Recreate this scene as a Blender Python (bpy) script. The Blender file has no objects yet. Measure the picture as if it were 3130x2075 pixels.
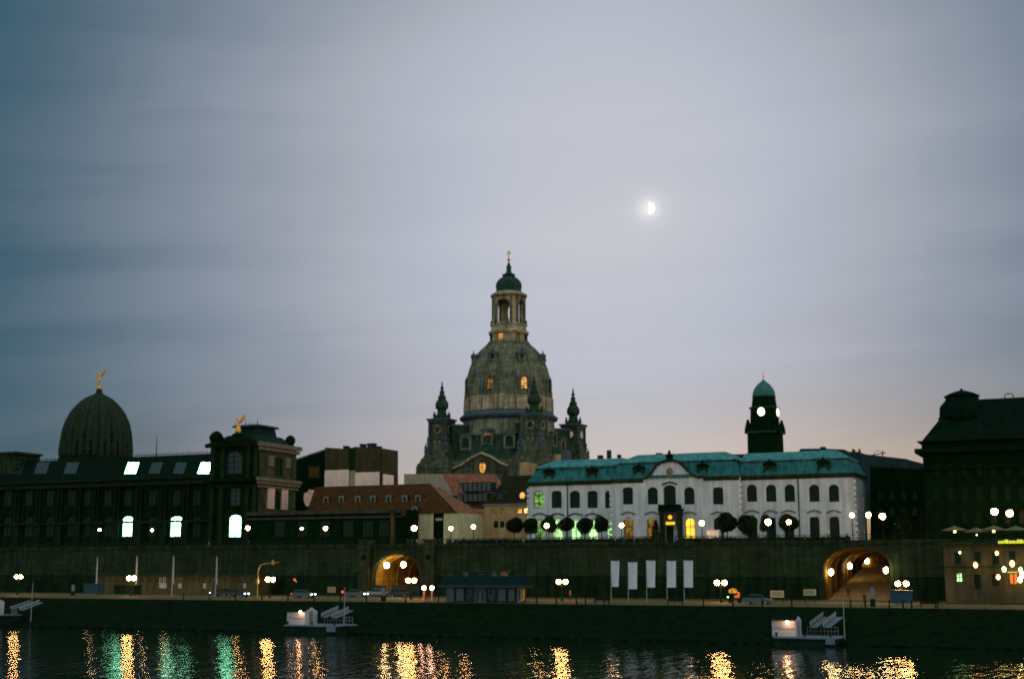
import bpy, bmesh, math, random
from mathutils import Vector, Matrix
from mathutils.geometry import tessellate_polygon, delaunay_2d_cdt
random.seed(7)
sc = bpy.context.scene
COL = sc.collection
R = math.radians

# ------------------------------------------------------------------ frames
# Camera stands 9.5 m above the river.  The far bank runs obliquely: "street frame" (u along the
# bank, n away from the river, z up) is the world turned by ROT about Z.
FPX, CX, CY, HOR, HC = 4000.0, 1565.0, 1037.5, 1740.0, 9.5
TH = math.atan((HOR - CY) / FPX)
K = 0.46
NRM = math.hypot(1, K)
UD = Vector((1, -K, 0)) / NRM
ND = Vector((K, 1, 0)) / NRM
ROT = -math.atan(K)
FW = Vector((0, math.cos(TH), math.sin(TH)))
UPV = Vector((0, -math.sin(TH), math.cos(TH)))

def ray(px, py):
    return Vector((px - CX, 0, 0)) + UPV * (CY - py) + FW * FPX
def pn(px, py, n):                      # photo point on the plane n = const -> (u, z)
    d = ray(px, py); t = n / d.dot(ND)
    return t * d.dot(UD), HC + t * d.z
def pz(px, py, z):                      # on the plane z = const -> (u, n)
    d = ray(px, py); t = (z - HC) / d.z
    return t * d.dot(UD), t * d.dot(ND)
def pu(px, py, u):                      # on the plane u = const -> (n, z)
    d = ray(px, py); t = u / d.dot(UD)
    return t * d.dot(ND), HC + t * d.z
def W(u, n, z):
    p = UD * u + ND * n
    return Vector((p.x, p.y, z))

# ------------------------------------------------------------------ materials
MATS = {}
def _mat(name):
    m = bpy.data.materials.new(name); m.use_nodes = True
    nt = m.node_tree; b = nt.nodes['Principled BSDF']
    MATS[name] = m
    return m, nt, b
def stone(name, c, var=0.35, scale=0.35, rough=0.85, bump=0.25, streak=0.25, spec=0.06, blocks=None, metal=0.0):
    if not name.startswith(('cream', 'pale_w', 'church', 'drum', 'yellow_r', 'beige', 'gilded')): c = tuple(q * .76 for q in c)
    m, nt, b = _mat(name); N = nt.nodes; L = nt.links
    tc = N.new('ShaderNodeTexCoord')
    n1 = N.new('ShaderNodeTexNoise'); n1.inputs['Scale'].default_value = scale; n1.inputs['Detail'].default_value = 8
    n1.inputs['Roughness'].default_value = 0.65
    L.new(tc.outputs['Object'], n1.inputs['Vector'])
    mp = N.new('ShaderNodeMapping'); mp.inputs['Scale'].default_value = (1.3, 1.3, 0.12)
    L.new(tc.outputs['Object'], mp.inputs['Vector'])
    n2 = N.new('ShaderNodeTexNoise'); n2.inputs['Scale'].default_value = 1.0; n2.inputs['Detail'].default_value = 5
    L.new(mp.outputs[0], n2.inputs['Vector'])
    r1 = N.new('ShaderNodeMapRange'); r1.inputs[1].default_value = .3; r1.inputs[2].default_value = .7
    r1.inputs[3].default_value = 1 - var; r1.inputs[4].default_value = 1 + var
    L.new(n1.outputs['Fac'], r1.inputs[0])
    r2 = N.new('ShaderNodeMapRange'); r2.inputs[1].default_value = .3; r2.inputs[2].default_value = .7
    r2.inputs[3].default_value = 1 - streak; r2.inputs[4].default_value = 1 + streak
    L.new(n2.outputs['Fac'], r2.inputs[0])
    mu = N.new('ShaderNodeMath'); mu.operation = 'MULTIPLY'
    L.new(r1.outputs[0], mu.inputs[0]); L.new(r2.outputs[0], mu.inputs[1])
    fac = mu.outputs[0]
    if blocks:
        w = N.new('ShaderNodeMapping'); w.inputs['Rotation'].default_value = (R(90), 0, 0)
        L.new(tc.outputs['Object'], w.inputs['Vector'])
        br = N.new('ShaderNodeTexBrick'); br.inputs['Scale'].default_value = 1.0
        br.inputs['Brick Width'].default_value = blocks[0]; br.inputs['Row Height'].default_value = blocks[1]
        br.inputs['Mortar Size'].default_value = 0.03
        br.inputs['Color1'].default_value = (1.15,) * 3 + (1,); br.inputs['Color2'].default_value = (.8,) * 3 + (1,)
        br.inputs['Mortar'].default_value = (.55,) * 3 + (1,)
        L.new(w.outputs[0], br.inputs['Vector'])
        mu2 = N.new('ShaderNodeMath'); mu2.operation = 'MULTIPLY'
        L.new(fac, mu2.inputs[0]); L.new(br.outputs['Color'], mu2.inputs[1]); fac = mu2.outputs[0]
    vm = N.new('ShaderNodeVectorMath'); vm.operation = 'SCALE'; vm.inputs[0].default_value = c
    L.new(fac, vm.inputs['Scale']); L.new(vm.outputs[0], b.inputs['Base Color'])
    b.inputs['Roughness'].default_value = rough; b.inputs['Specular IOR Level'].default_value = spec
    b.inputs['Metallic'].default_value = metal
    bp = N.new('ShaderNodeBump'); bp.inputs['Strength'].default_value = bump; bp.inputs['Distance'].default_value = .15
    L.new(n1.outputs['Fac'], bp.inputs['Height']); L.new(bp.outputs[0], b.inputs['Normal'])
    return m
def plain(name, c, rough=.6, metal=0.0, spec=.3, var=.15, scale=3.0):
    return stone(name, c, var=var, scale=scale, rough=rough, bump=.05, streak=.08, spec=spec, metal=metal)
def emit(name, c, s, var=0.0, scale=2.0):
    m, nt, b = _mat(name); N = nt.nodes; L = nt.links
    N.remove(b); e = N.new('ShaderNodeEmission'); e.inputs['Color'].default_value = (*c, 1); e.inputs['Strength'].default_value = s
    if var:
        tc = N.new('ShaderNodeTexCoord'); n1 = N.new('ShaderNodeTexNoise'); n1.inputs['Scale'].default_value = scale
        L.new(tc.outputs['Object'], n1.inputs['Vector'])
        r1 = N.new('ShaderNodeMapRange'); r1.inputs[1].default_value = .35; r1.inputs[2].default_value = .65
        r1.inputs[3].default_value = s * (1 - var); r1.inputs[4].default_value = s * (1 + var)
        L.new(n1.outputs['Fac'], r1.inputs[0]); L.new(r1.outputs[0], e.inputs['Strength'])
    L.new(e.outputs[0], N['Material Output'].inputs['Surface'])
    return m

SOOT = stone('sooty_stone', (.003, .017, .004), spec=.03, var=.3, scale=.4, streak=.2)
SOOT2 = stone('dark_sandstone', (.030, .050, .022), spec=.03, var=.4, scale=.5, streak=.45, blocks=(1.6, .6))
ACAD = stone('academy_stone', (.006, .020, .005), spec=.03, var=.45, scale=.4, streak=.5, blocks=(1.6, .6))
ACADW = stone('academy_weathered_stone', (.20, .165, .115), var=.5, scale=.8, streak=.4)
PALE = stone('pale_weathered_stone', (.66, .42, .32), var=.2, scale=.8, streak=.2)
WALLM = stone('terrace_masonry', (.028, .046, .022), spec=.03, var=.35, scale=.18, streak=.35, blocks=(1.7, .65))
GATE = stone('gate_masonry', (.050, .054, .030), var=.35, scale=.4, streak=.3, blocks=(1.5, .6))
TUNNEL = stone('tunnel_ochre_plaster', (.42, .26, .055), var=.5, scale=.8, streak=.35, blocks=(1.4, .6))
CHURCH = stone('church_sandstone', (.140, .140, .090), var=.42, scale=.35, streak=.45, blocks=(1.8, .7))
CHURCHB = stone('church_shaded_sandstone', (.075, .082, .048), var=.45, scale=.35, streak=.5, blocks=(1.8, .7))  # darker copy of the church stone: deep shadow put into the colour
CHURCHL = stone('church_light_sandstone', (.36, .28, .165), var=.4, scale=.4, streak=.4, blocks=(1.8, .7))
CHURCHD = stone('church_dark_sandstone', (.024, .048, .028), var=.45, scale=.7, streak=.4)
LEAD = stone('lead_sheet', (.080, .115, .13), var=.4, scale=1.0, streak=.2, rough=.5)
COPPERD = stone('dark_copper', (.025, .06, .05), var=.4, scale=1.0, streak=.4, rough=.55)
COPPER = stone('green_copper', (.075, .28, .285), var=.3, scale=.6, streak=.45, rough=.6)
COPPERS = stone('darker_green_copper', (.026, .15, .155), var=.3, scale=.6, streak=.45, rough=.6)  # darker tone of the roof copper, for the lower slope and seams
WHITE = stone('white_render', (.64, .68, .70), var=.15, scale=.25, streak=.22, bump=.1)
CREAM = stone('cream_render', (.95, .66, .53), var=.15, scale=.4, streak=.12, bump=.1)
TAN = stone('ochre_render', (.50, .33, .16), var=.2, scale=.4, streak=.2, bump=.1)
BEIGE = stone('beige_render', (.33, .27, .19), var=.15, scale=.4, streak=.15, bump=.1)
YELLOWW = stone('yellow_render', (.50, .46, .26), var=.15, scale=.4, streak=.15, bump=.1)
BROWN = stone('brown_render', (.075, .055, .028), var=.25, scale=.4, streak=.2)
BROWND = stone('brown_dark_render', (.010, .030, .008), var=.25, scale=.4, streak=.2)
TILE = stone('clay_roof_tile', (.075, .032, .009), var=.3, scale=.8, streak=.3)
TILEL = stone('pale_clay_roof_tile', (.30, .125, .075), var=.3, scale=.8, streak=.3)
TILED = stone('dark_roof_tile', (.020, .022, .006), var=.3, scale=.8, streak=.3)
SLATE = stone('slate_roof', (.020, .045, .042), var=.3, scale=.8, streak=.3, rough=.6)
DARKROOF = stone('dark_slate_roof', (.003, .014, .007), spec=.03, var=.3, scale=.8, streak=.3, rough=.8)
GLASS = plain('dark_window_glass', (.006, .026, .012), rough=.35, spec=.12)
SKYGLASS = plain('blue_roof_glass', (.012, .040, .038), rough=.3, spec=.25)
FRAMEW = plain('white_painted_wood', (.50, .52, .50))
FRAMED = plain('dark_painted_wood', (.008, .028, .010), spec=.1)
FRAMEG = plain('grey_painted_wood', (.20, .21, .18))
IRON = plain('dark_iron', (.006, .022, .010), rough=.6, spec=.1)
STEEL = plain('galvanised_steel', (.35, .36, .38), rough=.5)
YPOLE = plain('yellowish_steel', (.55, .40, .10), rough=.5)
GOLD = plain('gilded_metal', (.85, .42, .06), rough=.5, metal=.6)
ASPH = stone('wet_asphalt', (.17, .135, .06), var=.35, scale=.5, rough=.6, streak=.1)
PAVE = stone('promenade_paving', (.13, .105, .045), var=.3, scale=.4, rough=.8, streak=.1)
BANKM = stone('bank_cobbles', (.003, .013, .003), spec=.03, var=.5, scale=.6, rough=.9, streak=.2, bump=.6)
TERR = stone('terrace_gravel', (.10, .09, .06), var=.3, scale=.8)
PAINT = plain('road_paint', (.6, .58, .5))
PANEL = plain('white_banner_cloth', (.78, .78, .84), rough=.8, var=.08, scale=1.5)
HUTW = plain('white_hut_boards', (.55, .54, .57), rough=.7, var=.12)
BOARD = plain('board_face', (.55, .48, .30), rough=.7)
TEXT = plain('board_lettering', (.12, .10, .06), rough=.8)
BLUEP = plain('blue_painted_metal', (.02, .07, .11), rough=.5)
PONT = plain('pontoon_steel', (.14, .20, .25), rough=.5)
KIOSK = plain('kiosk_blue_metal', (.012, .038, .034), rough=.45)
KIOSKG = plain('kiosk_glass', (.02, .045, .040), rough=.3, spec=.6)
CARD = plain('dark_car_paint', (.015, .02, .02), rough=.3, spec=.6)
CARB = plain('blue_grey_car_paint', (.06, .11, .14), rough=.3, spec=.6)
CARS = plain('silver_car_paint', (.28, .29, .30), rough=.3, spec=.6)
RUBBER = plain('tyre_rubber', (.012, .012, .012), rough=.9)
SKIN = plain('skin', (.45, .28, .2)); HAIR = plain('dark_hair', (.02, .015, .01))
JACKETS = [plain('dark_jacket', (.02, .025, .022)), plain('red_jacket', (.22, .05, .03)), plain('pale_jacket', (.35, .33, .3)), plain('blue_jacket', (.04, .07, .12))]
TROUS = plain('dark_trousers', (.02, .022, .025))
LEAFM = stone('clipped_leaves', (.010, .024, .008), var=.5, scale=2.0, rough=.7)
BARK = stone('tree_bark', (.045, .04, .028), var=.3, scale=4)
CANVAS = plain('parasol_canvas', (.16, .15, .07), rough=.9)
CLOCKF = emit('glowing_clock_face', (.75, .72, .68), .35)  # pale face given a faint glow of its own
MOONM = emit('moonlit_surface', (1, .97, .88), 2.4)
LAMPW = emit('warm_lamp_glass', (1, .50, .16), 60)
LAMPS_ = emit('small_warm_lamp_glass', (1, .62, .30), 45)
LAMPQ = emit('quay_lamp_glass', (1, .48, .14), 85)
LAMPT = emit('tunnel_lamp_glass', (1, .64, .26), 46)
TUNNEL2 = stone('shaded_ochre_plaster', (.17, .105, .022), var=.6, scale=.8, streak=.5, blocks=(1.4, .6))  # tunnel plaster darkened: dimness of the right gate put into the colour
LAMPO = emit('orange_lamp_glass', (1, .42, .12), 12)
LAMPG = emit('green_white_lamp_glass', (.65, 1, .30), 9)
LITW = emit('lit_gallery_glass', (.30, 1, .55), 13, var=.35, scale=.9)
LITG = emit('lit_green_glass', (.36, .70, .16), .45, var=.7, scale=1.2)
LITG2 = emit('lit_bright_green_glass', (.50, 1, .36), 1.3, var=.75, scale=.9)
LITY = emit('lit_yellow_glass', (1, .62, .05), 1.5, var=.4, scale=1.2)
LITYD = emit('dim_yellow_glass', (.8, .42, .06), .22, var=.6, scale=1.2)
LITO = emit('lit_orange_glass', (1, .42, .09), 1.1, var=.4, scale=1.0)
LITOB = emit('bright_orange_glass', (1, .50, .14), 4.0, var=.3)
LITCH = emit('lit_church_glass', (1, .50, .14), .75, var=.5, scale=.8)
LITCHD = emit('dim_church_glass', (.8, .42, .13), .25, var=.7, scale=.8)
SIGNY = emit('yellow_lit_sign', (1, .72, .03), 1.0)
SIGNG = emit('yellow_green_lit_sign', (.75, .80, .06), 1.1)
RED = emit('red_signal_glass', (1, .05, .01), 3)
GREEN = emit('green_signal_glass', (.05, 1, .4), 2.5)
HEAD = emit('headlight_glass', (.85, .92, 1), 12)
CLOCKL = emit('lit_tower_clock', (1, .90, .62), 5)
DIMO = emit('dim_amber_flood', (1, .5, .1), .12, var=.8, scale=.8)
COLDIM = emit('dim_room_lights', (.20, .30, .30), .05, var=.9, scale=3)

# ------------------------------------------------------------------ mesh builder (street coordinates)
def inside(poly, x, y):
    c = False; j = len(poly) - 1
    for i in range(len(poly)):
        (xi, yi), (xj, yj) = poly[i], poly[j]
        if (yi > y) != (yj > y) and x < (xj - xi) * (y - yi) / (yj - yi) + xi: c = not c
        j = i
    return c
class MB:
    def __init__(s): s.v = []; s.f = []; s.mi = []; s.m = 0
    def add(s, vs, fs):
        o = len(s.v); s.v += [tuple(v) for v in vs]
        for f in fs: s.f.append([i + o for i in f]); s.mi.append(s.m)
        return s
    def box(s, u0, u1, n0, n1, z0, z1):
        return s.add([(u0,n0,z0),(u1,n0,z0),(u1,n1,z0),(u0,n1,z0),(u0,n0,z1),(u1,n0,z1),(u1,n1,z1),(u0,n1,z1)],
                     [(0,3,2,1),(4,5,6,7),(0,1,5,4),(1,2,6,5),(2,3,7,6),(3,0,4,7)])
    def prism(s, poly, n0, n1, mp=None):           # poly in (a,b), extruded between depths
        mp = mp or (lambda a, b, d: (a, d, b)); k = len(poly)
        vs = [mp(a, b, n0) for a, b in poly] + [mp(a, b, n1) for a, b in poly]
        t = tessellate_polygon([[Vector((a, b, 0)) for a, b in poly]])
        fs = [tuple(x) for x in t] + [tuple(i + k for i in reversed(x)) for x in t]
        fs += [(i, (i + 1) % k, k + (i + 1) % k, k + i) for i in range(k)]
        return s.add(vs, fs)
    def lathe(s, prof, cu, cn, seg=32, a0=0.0, rot=0.0, flute=0.0, ribs=0):
        vs = []; fs = []
        for r, z in prof:
            for i in range(seg):
                a = rot + 2 * math.pi * i / seg
                rr = r * (1 + flute * abs(math.sin(ribs * a / 2))) if ribs else r
                vs.append((cu + rr * math.cos(a), cn + rr * math.sin(a), z))
        for j in range(len(prof) - 1):
            for i in range(seg):
                k = (i + 1) % seg
                fs.append((j * seg + i, j * seg + k, (j + 1) * seg + k, (j + 1) * seg + i))
        fs.append(tuple(reversed(range(seg)))); fs.append(tuple((len(prof) - 1) * seg + i for i in range(seg)))
        return s.add(vs, fs)
    def tube(s, pts, rad, seg=8):
        pts = [Vector(p) for p in pts]
        if not hasattr(rad, '__len__'): rad = [rad] * len(pts)
        vs = []; fs = []
        for i, p in enumerate(pts):
            d = (pts[min(i + 1, len(pts) - 1)] - pts[max(i - 1, 0)]).normalized()
            x = d.orthogonal().normalized(); y = d.cross(x)
            if i and x.dot(px_) < 0: x, y = -x, -y
            if i:
                x = (px_ - d * px_.dot(d)).normalized(); y = d.cross(x)
            px_ = x
            for k in range(seg):
                a = 2 * math.pi * k / seg
                vs.append(p + x * (rad[i] * math.cos(a)) + y * (rad[i] * math.sin(a)))
        for j in range(len(pts) - 1):
            for k in range(seg):
                l = (k + 1) % seg
                fs.append((j * seg + k, j * seg + l, (j + 1) * seg + l, (j + 1) * seg + k))
        fs.append(tuple(reversed(range(seg)))); fs.append(tuple((len(pts) - 1) * seg + k for k in range(seg)))
        return s.add(vs, fs)
    def ball(s, c, r, seg=16, rings=10, sz=1.0):
        prof = [(max(r * math.sin(math.pi * j / rings), .001), c[2] - r * sz * math.cos(math.pi * j / rings)) for j in range(rings + 1)]
        return s.lathe(prof, c[0], c[1], seg)
    def wall(s, outer, holes, mp, depth, rim=0.0):
        loops = [outer] + holes
        flat = [p for l in loops for p in l]
        ed = []; o = 0
        for l in loops:
            ed += [(o + i, o + (i + 1) % len(l)) for i in range(len(l))]; o += len(l)
        cv, _, cf, *_r = delaunay_2d_cdt([Vector((a, b)) for a, b in flat], ed, [], 0, 1e-5)
        fs = []
        for f in cf:
            x = sum(cv[i].x for i in f) / len(f); y = sum(cv[i].y for i in f) / len(f)
            if inside(outer, x, y) and not any(inside(h, x, y) for h in holes): fs.append(tuple(f))
        s.add([mp(p.x, p.y, 0) for p in cv], fs)
        for h in holes:
            k = len(h)
            s.add([mp(a, b, 0) for a, b in h] + [mp(a, b, depth) for a, b in h],
                  [(i, (i + 1) % k, k + (i + 1) % k, k + i) for i in range(k)])
        if rim:
            k = len(outer)
            s.add([mp(a, b, 0) for a, b in outer] + [mp(a, b, rim) for a, b in outer],
                  [(i, (i + 1) % k, k + (i + 1) % k, k + i) for i in range(k)])
        return s
    def quadpts(s, *p): return s.add(p, [tuple(range(len(p)))])
    def build(s, name, mat, root=None, parent=None, smooth=False, org=None):
        me = bpy.data.meshes.new(name)
        o = (root.org if root else org) or (0, 0, 0)
        me.from_pydata([(v[0] - o[0], v[1] - o[1], v[2] - o[2]) for v in s.v], [], s.f)
        mats = mat if isinstance(mat, (list, tuple)) else [mat]
        for m in mats: me.materials.append(m)
        if len(mats) > 1: me.polygons.foreach_set('material_index', s.mi)
        bm = bmesh.new(); bm.from_mesh(me); bmesh.ops.recalc_face_normals(bm, faces=bm.faces[:]); bm.to_mesh(me); bm.free()
        if smooth:
            me.polygons.foreach_set('use_smooth', [True] * len(me.polygons))
            try: me.set_sharp_from_angle(angle=R(40))
            except Exception: pass
        ob = bpy.data.objects.new(name, me); COL.objects.link(ob)
        if parent is not None: ob.parent = parent
        elif root is not None: ob.parent = root.e
        else:
            ob.location = W(*o); ob.rotation_euler = (0, 0, ROT)
        return ob

class Thing:
    def __init__(s, name, label, cat, org, group=None, rotz=0.0, kind=None):
        s.org = org
        e = bpy.data.objects.new(name, None); COL.objects.link(e); s.e = e
        e.empty_display_size = .5
        e.location = W(*org); e.rotation_euler = (0, 0, ROT + rotz)
        e['label'] = label; e['category'] = cat
        if group: e['group'] = group
        if kind: e['kind'] = kind
def tag(o, label, cat, group=None, kind=None):
    if label: o['label'] = label
    if cat: o['category'] = cat
    if group: o['group'] = group
    if kind: o['kind'] = kind
    return o
def struct(name, mb, mat, label=None, **k):
    o = mb.build(name, mat, **k); o['kind'] = 'structure'
    if label: o['label'] = label
    return o
def copy_tree(o, parent=None):
    c = o.copy(); COL.objects.link(c)
    if parent: c.parent = parent
    for ch in list(o.children): copy_tree(ch, c)
    return c
FRONT = lambda n: (lambda a, b, d: (a, n + d, b))            # facade towards the river
SIDE = lambda u: (lambda a, b, d: (u - d, a, b))              # facade towards +u

def rectp(u0, u1, z0, z1): return [(u0, z0), (u1, z0), (u1, z1), (u0, z1)]
def archp(u0, u1, z0, z1, rise, k=8):
    c = (u0 + u1) / 2; hw = (u1 - u0) / 2; zs = z1 - rise
    pts = [(u0, z0), (u1, z0)]
    for i in range(k + 1):
        a = math.pi * i / k
        pts.append((c + hw * math.cos(a), zs + rise * math.sin(a)))
    return pts
def ovalp(c, z, ru, rz, k=16): return [(c + ru * math.cos(2 * math.pi * i / k), z + rz * math.sin(2 * math.pi * i / k)) for i in range(k)]
def pxrect(cx, y0, y1, w, n):            # photo window on plane n -> u0,u1,z0,z1
    ym = (y0 + y1) / 2
    ua, _ = pn(cx - w / 2, ym, n); ub, _ = pn(cx + w / 2, ym, n)
    _, zt = pn(cx, y0, n); _, zb = pn(cx, y1, n)
    return ua, ub, zb, zt
def window(root, poly, mp, glass, frame=FRAMED, depth=.3, fw=.1, bars=(1, 2), label=None, name='window'):
    us = [p[0] for p in poly]; zs = [p[1] for p in poly]
    cu = (min(us) + max(us)) / 2; cz = (min(zs) + max(zs)) / 2
    hw = (max(us) - min(us)) / 2; hh = (max(zs) - min(zs)) / 2
    inner = [(cu + (a - cu) * (1 - fw / hw), cz + (b - cz) * (1 - fw / hh)) for a, b in poly]
    m = MB(); k = len(poly)
    for d0, d1 in ((depth - .12, depth - .02),):
        vs = [mp(a, b, d0) for a, b in poly] + [mp(a, b, d0) for a, b in inner] + [mp(a, b, d1) for a, b in inner]
        m.add(vs, [(i, (i + 1) % k, k + (i + 1) % k, k + i) for i in range(k)] + [(k + i, k + (i + 1) % k, 2 * k + (i + 1) % k, 2 * k + i) for i in range(k)])
    t = fw * .45
    for j in range(bars[0]):
        a = min(us) + (j + 1) * 2 * hw / (bars[0] + 1)
        m.prism(rectp(a - t, a + t, min(zs) + fw, max(zs) - fw), depth - .10, depth - .03, mp)
    for j in range(bars[1]):
        b = min(zs) + (j + 1) * 2 * hh / (bars[1] + 1)
        m.prism(rectp(min(us) + fw, max(us) - fw, b - t, b + t), depth - .11, depth - .035, mp)
    f = m.build(name, frame, root)
    if label: f['label'] = label
    g = MB(); g.add([mp(a, b, depth) for a, b in poly], [tuple(range(k))])
    g.build('pane', glass, root, parent=f)
    return f

# ------------------------------------------------------------------ the setting
UL, UR = -620.0, 160.0
def strip(prof, u0=UL, u1=UR):
    m = MB(); k = len(prof)
    m.add([(u0, n, z) for n, z in prof] + [(u1, n, z) for n, z in prof], [(i, i + 1, k + i + 1, k + i) for i in range(k - 1)])
    return m
ZQ, ZT = 4.4, 13.8
WN = 227.0           # river face of the terrace wall
wat = MB(); wat.add([(-1500, -900, 0), (900, -900, 0), (900, 175, 0), (-1500, 175, 0)], [(0, 1, 2, 3)])
m, nt, b = _mat('river_water'); N = nt.nodes; L = nt.links
b.inputs['Base Color'].default_value = (.003, .013, .004, 1); b.inputs['Roughness'].default_value = .03
b.inputs['IOR'].default_value = 1.33
tc = N.new('ShaderNodeTexCoord')
hs = []
for sx, sy, s_, amp in ((1.3, .26, 1.0, 1.0), (3.6, .8, 1.0, .28), (.35, .12, 1.0, 1.2)):
    mp_ = N.new('ShaderNodeMapping'); mp_.inputs['Scale'].default_value = (sx, sy, 1)
    L.new(tc.outputs['Object'], mp_.inputs['Vector'])
    nn = N.new('ShaderNodeTexNoise'); nn.inputs['Scale'].default_value = s_; nn.inputs['Detail'].default_value = 2.5
    L.new(mp_.outputs[0], nn.inputs['Vector'])
    mm = N.new('ShaderNodeMath'); mm.operation = 'MULTIPLY'; mm.inputs[1].default_value = amp
    L.new(nn.outputs['Fac'], mm.inputs[0]); hs.append(mm)
a1 = N.new('ShaderNodeMath'); a2 = N.new('ShaderNodeMath')
L.new(hs[0].outputs[0], a1.inputs[0]); L.new(hs[1].outputs[0], a1.inputs[1]); L.new(a1.outputs[0], a2.inputs[0]); L.new(hs[2].outputs[0], a2.inputs[1])
bp = N.new('ShaderNodeBump'); bp.inputs['Strength'].default_value = 1.0; bp.inputs['Distance'].default_value = .10
L.new(a2.outputs[0], bp.inputs['Height']); L.new(bp.outputs[0], b.inputs['Normal'])
struct('river_water', wat, m, 'dark river water carrying streaks of lamp light')
QE, WE = 185.0, 172.0
struct('embankment', strip([(WE - 6, -1.5), (WE, 0.0), (WE + 3.0, .75), (WE + 4.0, .8), (QE - .5, ZQ - .12), (QE, ZQ)]), BANKM, 'dark cobbled bank sloping to the river')
struct('promenade', strip([(QE, ZQ), (203, ZQ), (203.01, ZQ - .10)]), PAVE, 'river promenade paving')
struct('quay_road', strip([(203.01, ZQ - .10), (221.9, ZQ - .10)]), ASPH, 'asphalt quay road')
struct('pavement', strip([(221.9, ZQ - .10), (221.91, ZQ + .03), (275, ZQ + .03)]), PAVE, 'pavement at the foot of the wall')
mk = MB()
for i in range(60):
    u = -430 + i * 8.0
    mk.box(u, u + 4, 212.4, 212.55, ZQ - .098, ZQ - .094)
mk.box(-500, 60, 203.6, 203.75, ZQ - .098, ZQ - .094)
struct('road_markings', mk, PAINT)
g = MB(); g.box(-4000, 3000, WN + 1.2, 6000, 13.3, ZT)
struct('terrace_ground', g, TERR, 'gravel ground of the terrace and city')

# ------------------------------------------------------------------ terrace wall with its two vaulted gates
T = Thing('terrace_wall', 'long dark stone retaining wall of the terrace with two lit vaulted gates', 'wall', (-110, WN, ZQ))
a0u, a0z = pn(1137, 1790, WN); a1u, _ = pn(1285, 1790, WN); _, a1z = pn(1205, 1693, WN)
arch1 = archp(a0u, a1u, ZQ, a1z, 4.3, 16)
b0u, _ = pn(2518, 1750, WN); b1u, _ = pn(2722, 1750, WN); _, b1z = pn(2620, 1672, WN)
arch2 = archp(b0u, b1u, ZQ, b1z, 3.3, 16)
WT = 14.05
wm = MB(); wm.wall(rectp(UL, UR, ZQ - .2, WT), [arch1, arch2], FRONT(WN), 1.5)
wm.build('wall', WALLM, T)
cp = MB(); cp.box(UL, UR, WN - .35, WN + 1.2, WT, WT + .35); cp.box(UL, UR, WN - .2, WN + .0, WT - .35, WT)
[cp.box(x0, x1, WN - .12, WN - .001, 8.3, 8.75) for x0, x1 in ((UL, a0u - 1.2), (a1u + 1.2, b0u - 1.0), (b1u + 1.0, UR))]
cp.build('coping', SOOT2, T)
# lower dark battered course
lo = MB(); 
for (ua, ub) in ((UL, a0u - 1.8), (a1u + 1.8, b0u - 1.0), (b1u + 1.0, UR)):
    lo.add([(ua, WN - .5, ZQ), (ub, WN - .5, ZQ), (ub, WN - .003, 8.3), (ua, WN - .003, 8.3), (ua, WN, ZQ), (ub, WN, ZQ)], [(0, 1, 2, 3), (0, 3, 4), (1, 5, 2)])
lo.build('plinth', stone('dark_plinth', (.008, .022, .008), var=.35, scale=.3, streak=.5, blocks=(1.7, .65)), T)
def arch_ring(poly, grow, n0, n1):
    us = [p[0] for p in poly]; c = (min(us) + max(us)) / 2; zb = ZQ
    outer = [(c + (a - c) * grow, zb + (z - zb) * (1 + (grow - 1) * .75)) for a, z in poly]
    m = MB(); k = len(poly)
    idx = [i for i in range(k) if i != 0]      # skip the threshold edge
    vs = [(a, n0, z) for a, z in poly] + [(a, n0, z) for a, z in outer] + [(a, n1, z) for a, z in outer] + [(a, n1, z) for a, z in poly]
    for i in idx:
        j = (i + 1) % k
        m.add([vs[i], vs[j], vs[k + j], vs[k + i]], [(0, 1, 2, 3)])
        m.add([vs[k + i], vs[k + j], vs[2 * k + j], vs[2 * k + i]], [(0, 1, 2, 3)])
        m.add([vs[i], vs[j], vs[3 * k + j], vs[3 * k + i]], [(0, 1, 2, 3)])
    return m
arch_ring(arch1, 1.12, WN - .25, WN + .2).build('gate_arch', GATE, T)
arch_ring(arch2, 1.09, WN - .12, WN + .2).build('gate_arch', WALLM, T)
def vault(poly, n0, n1, rise, name, mat=None):
    m = MB(); k = len(poly)
    m.add([(a, n0, z) for a, z in poly] + [(a, n1, z + (0 if i < 2 else 0)) for i, (a, z) in enumerate(poly)],
          [(i, (i + 1) % k, k + (i + 1) % k, k + i) for i in range(1, k)])
    m.add([(a, n1, z) for a, z in poly], [tuple(range(k))])
    # ribs
    us = [p[0] for p in poly]; c = (min(us) + max(us)) / 2
    d = n0 + 3
    while d < n1 - 2:
        inner = [(c + (a - c) * .955, ZQ + (z - ZQ) * .97) for a, z in poly]
        for i in range(1, k):
            j = (i + 1) % k
            m.add([(*poly[i][:1], d, poly[i][1]), (inner[i][0], d, inner[i][1]), (inner[j][0], d, inner[j][1]), (poly[j][0], d, poly[j][1]),
                   (inner[i][0], d + .9, inner[i][1]), (inner[j][0], d + .9, inner[j][1]), (poly[i][0], d + .9, poly[i][1]), (poly[j][0], d + .9, poly[j][1])],
                  [(0, 1, 2, 3), (1, 4, 5, 2), (4, 6, 7, 5)])
        d += 5
    return m.build(name, mat or TUNNEL, T)
vault(arch1, WN + 1.5, WN + 20, 0, 'vault')
vault(arch2, WN + 1.5, WN + 38, 0, 'vault', TUNNEL2)
rp = MB()
for i in range(34):                           # the stair climbing through the right-hand gate
    rp.box(b0u + .02, b1u - .02, WN + 3 + i * 1.0, WN + 38, ZQ + .03 + i * .16, ZQ + .03 + (i + 1) * .16)
rp.build('stairs', stone('stair_stone', (.34, .25, .12), var=.3, scale=1.0), T)
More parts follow.
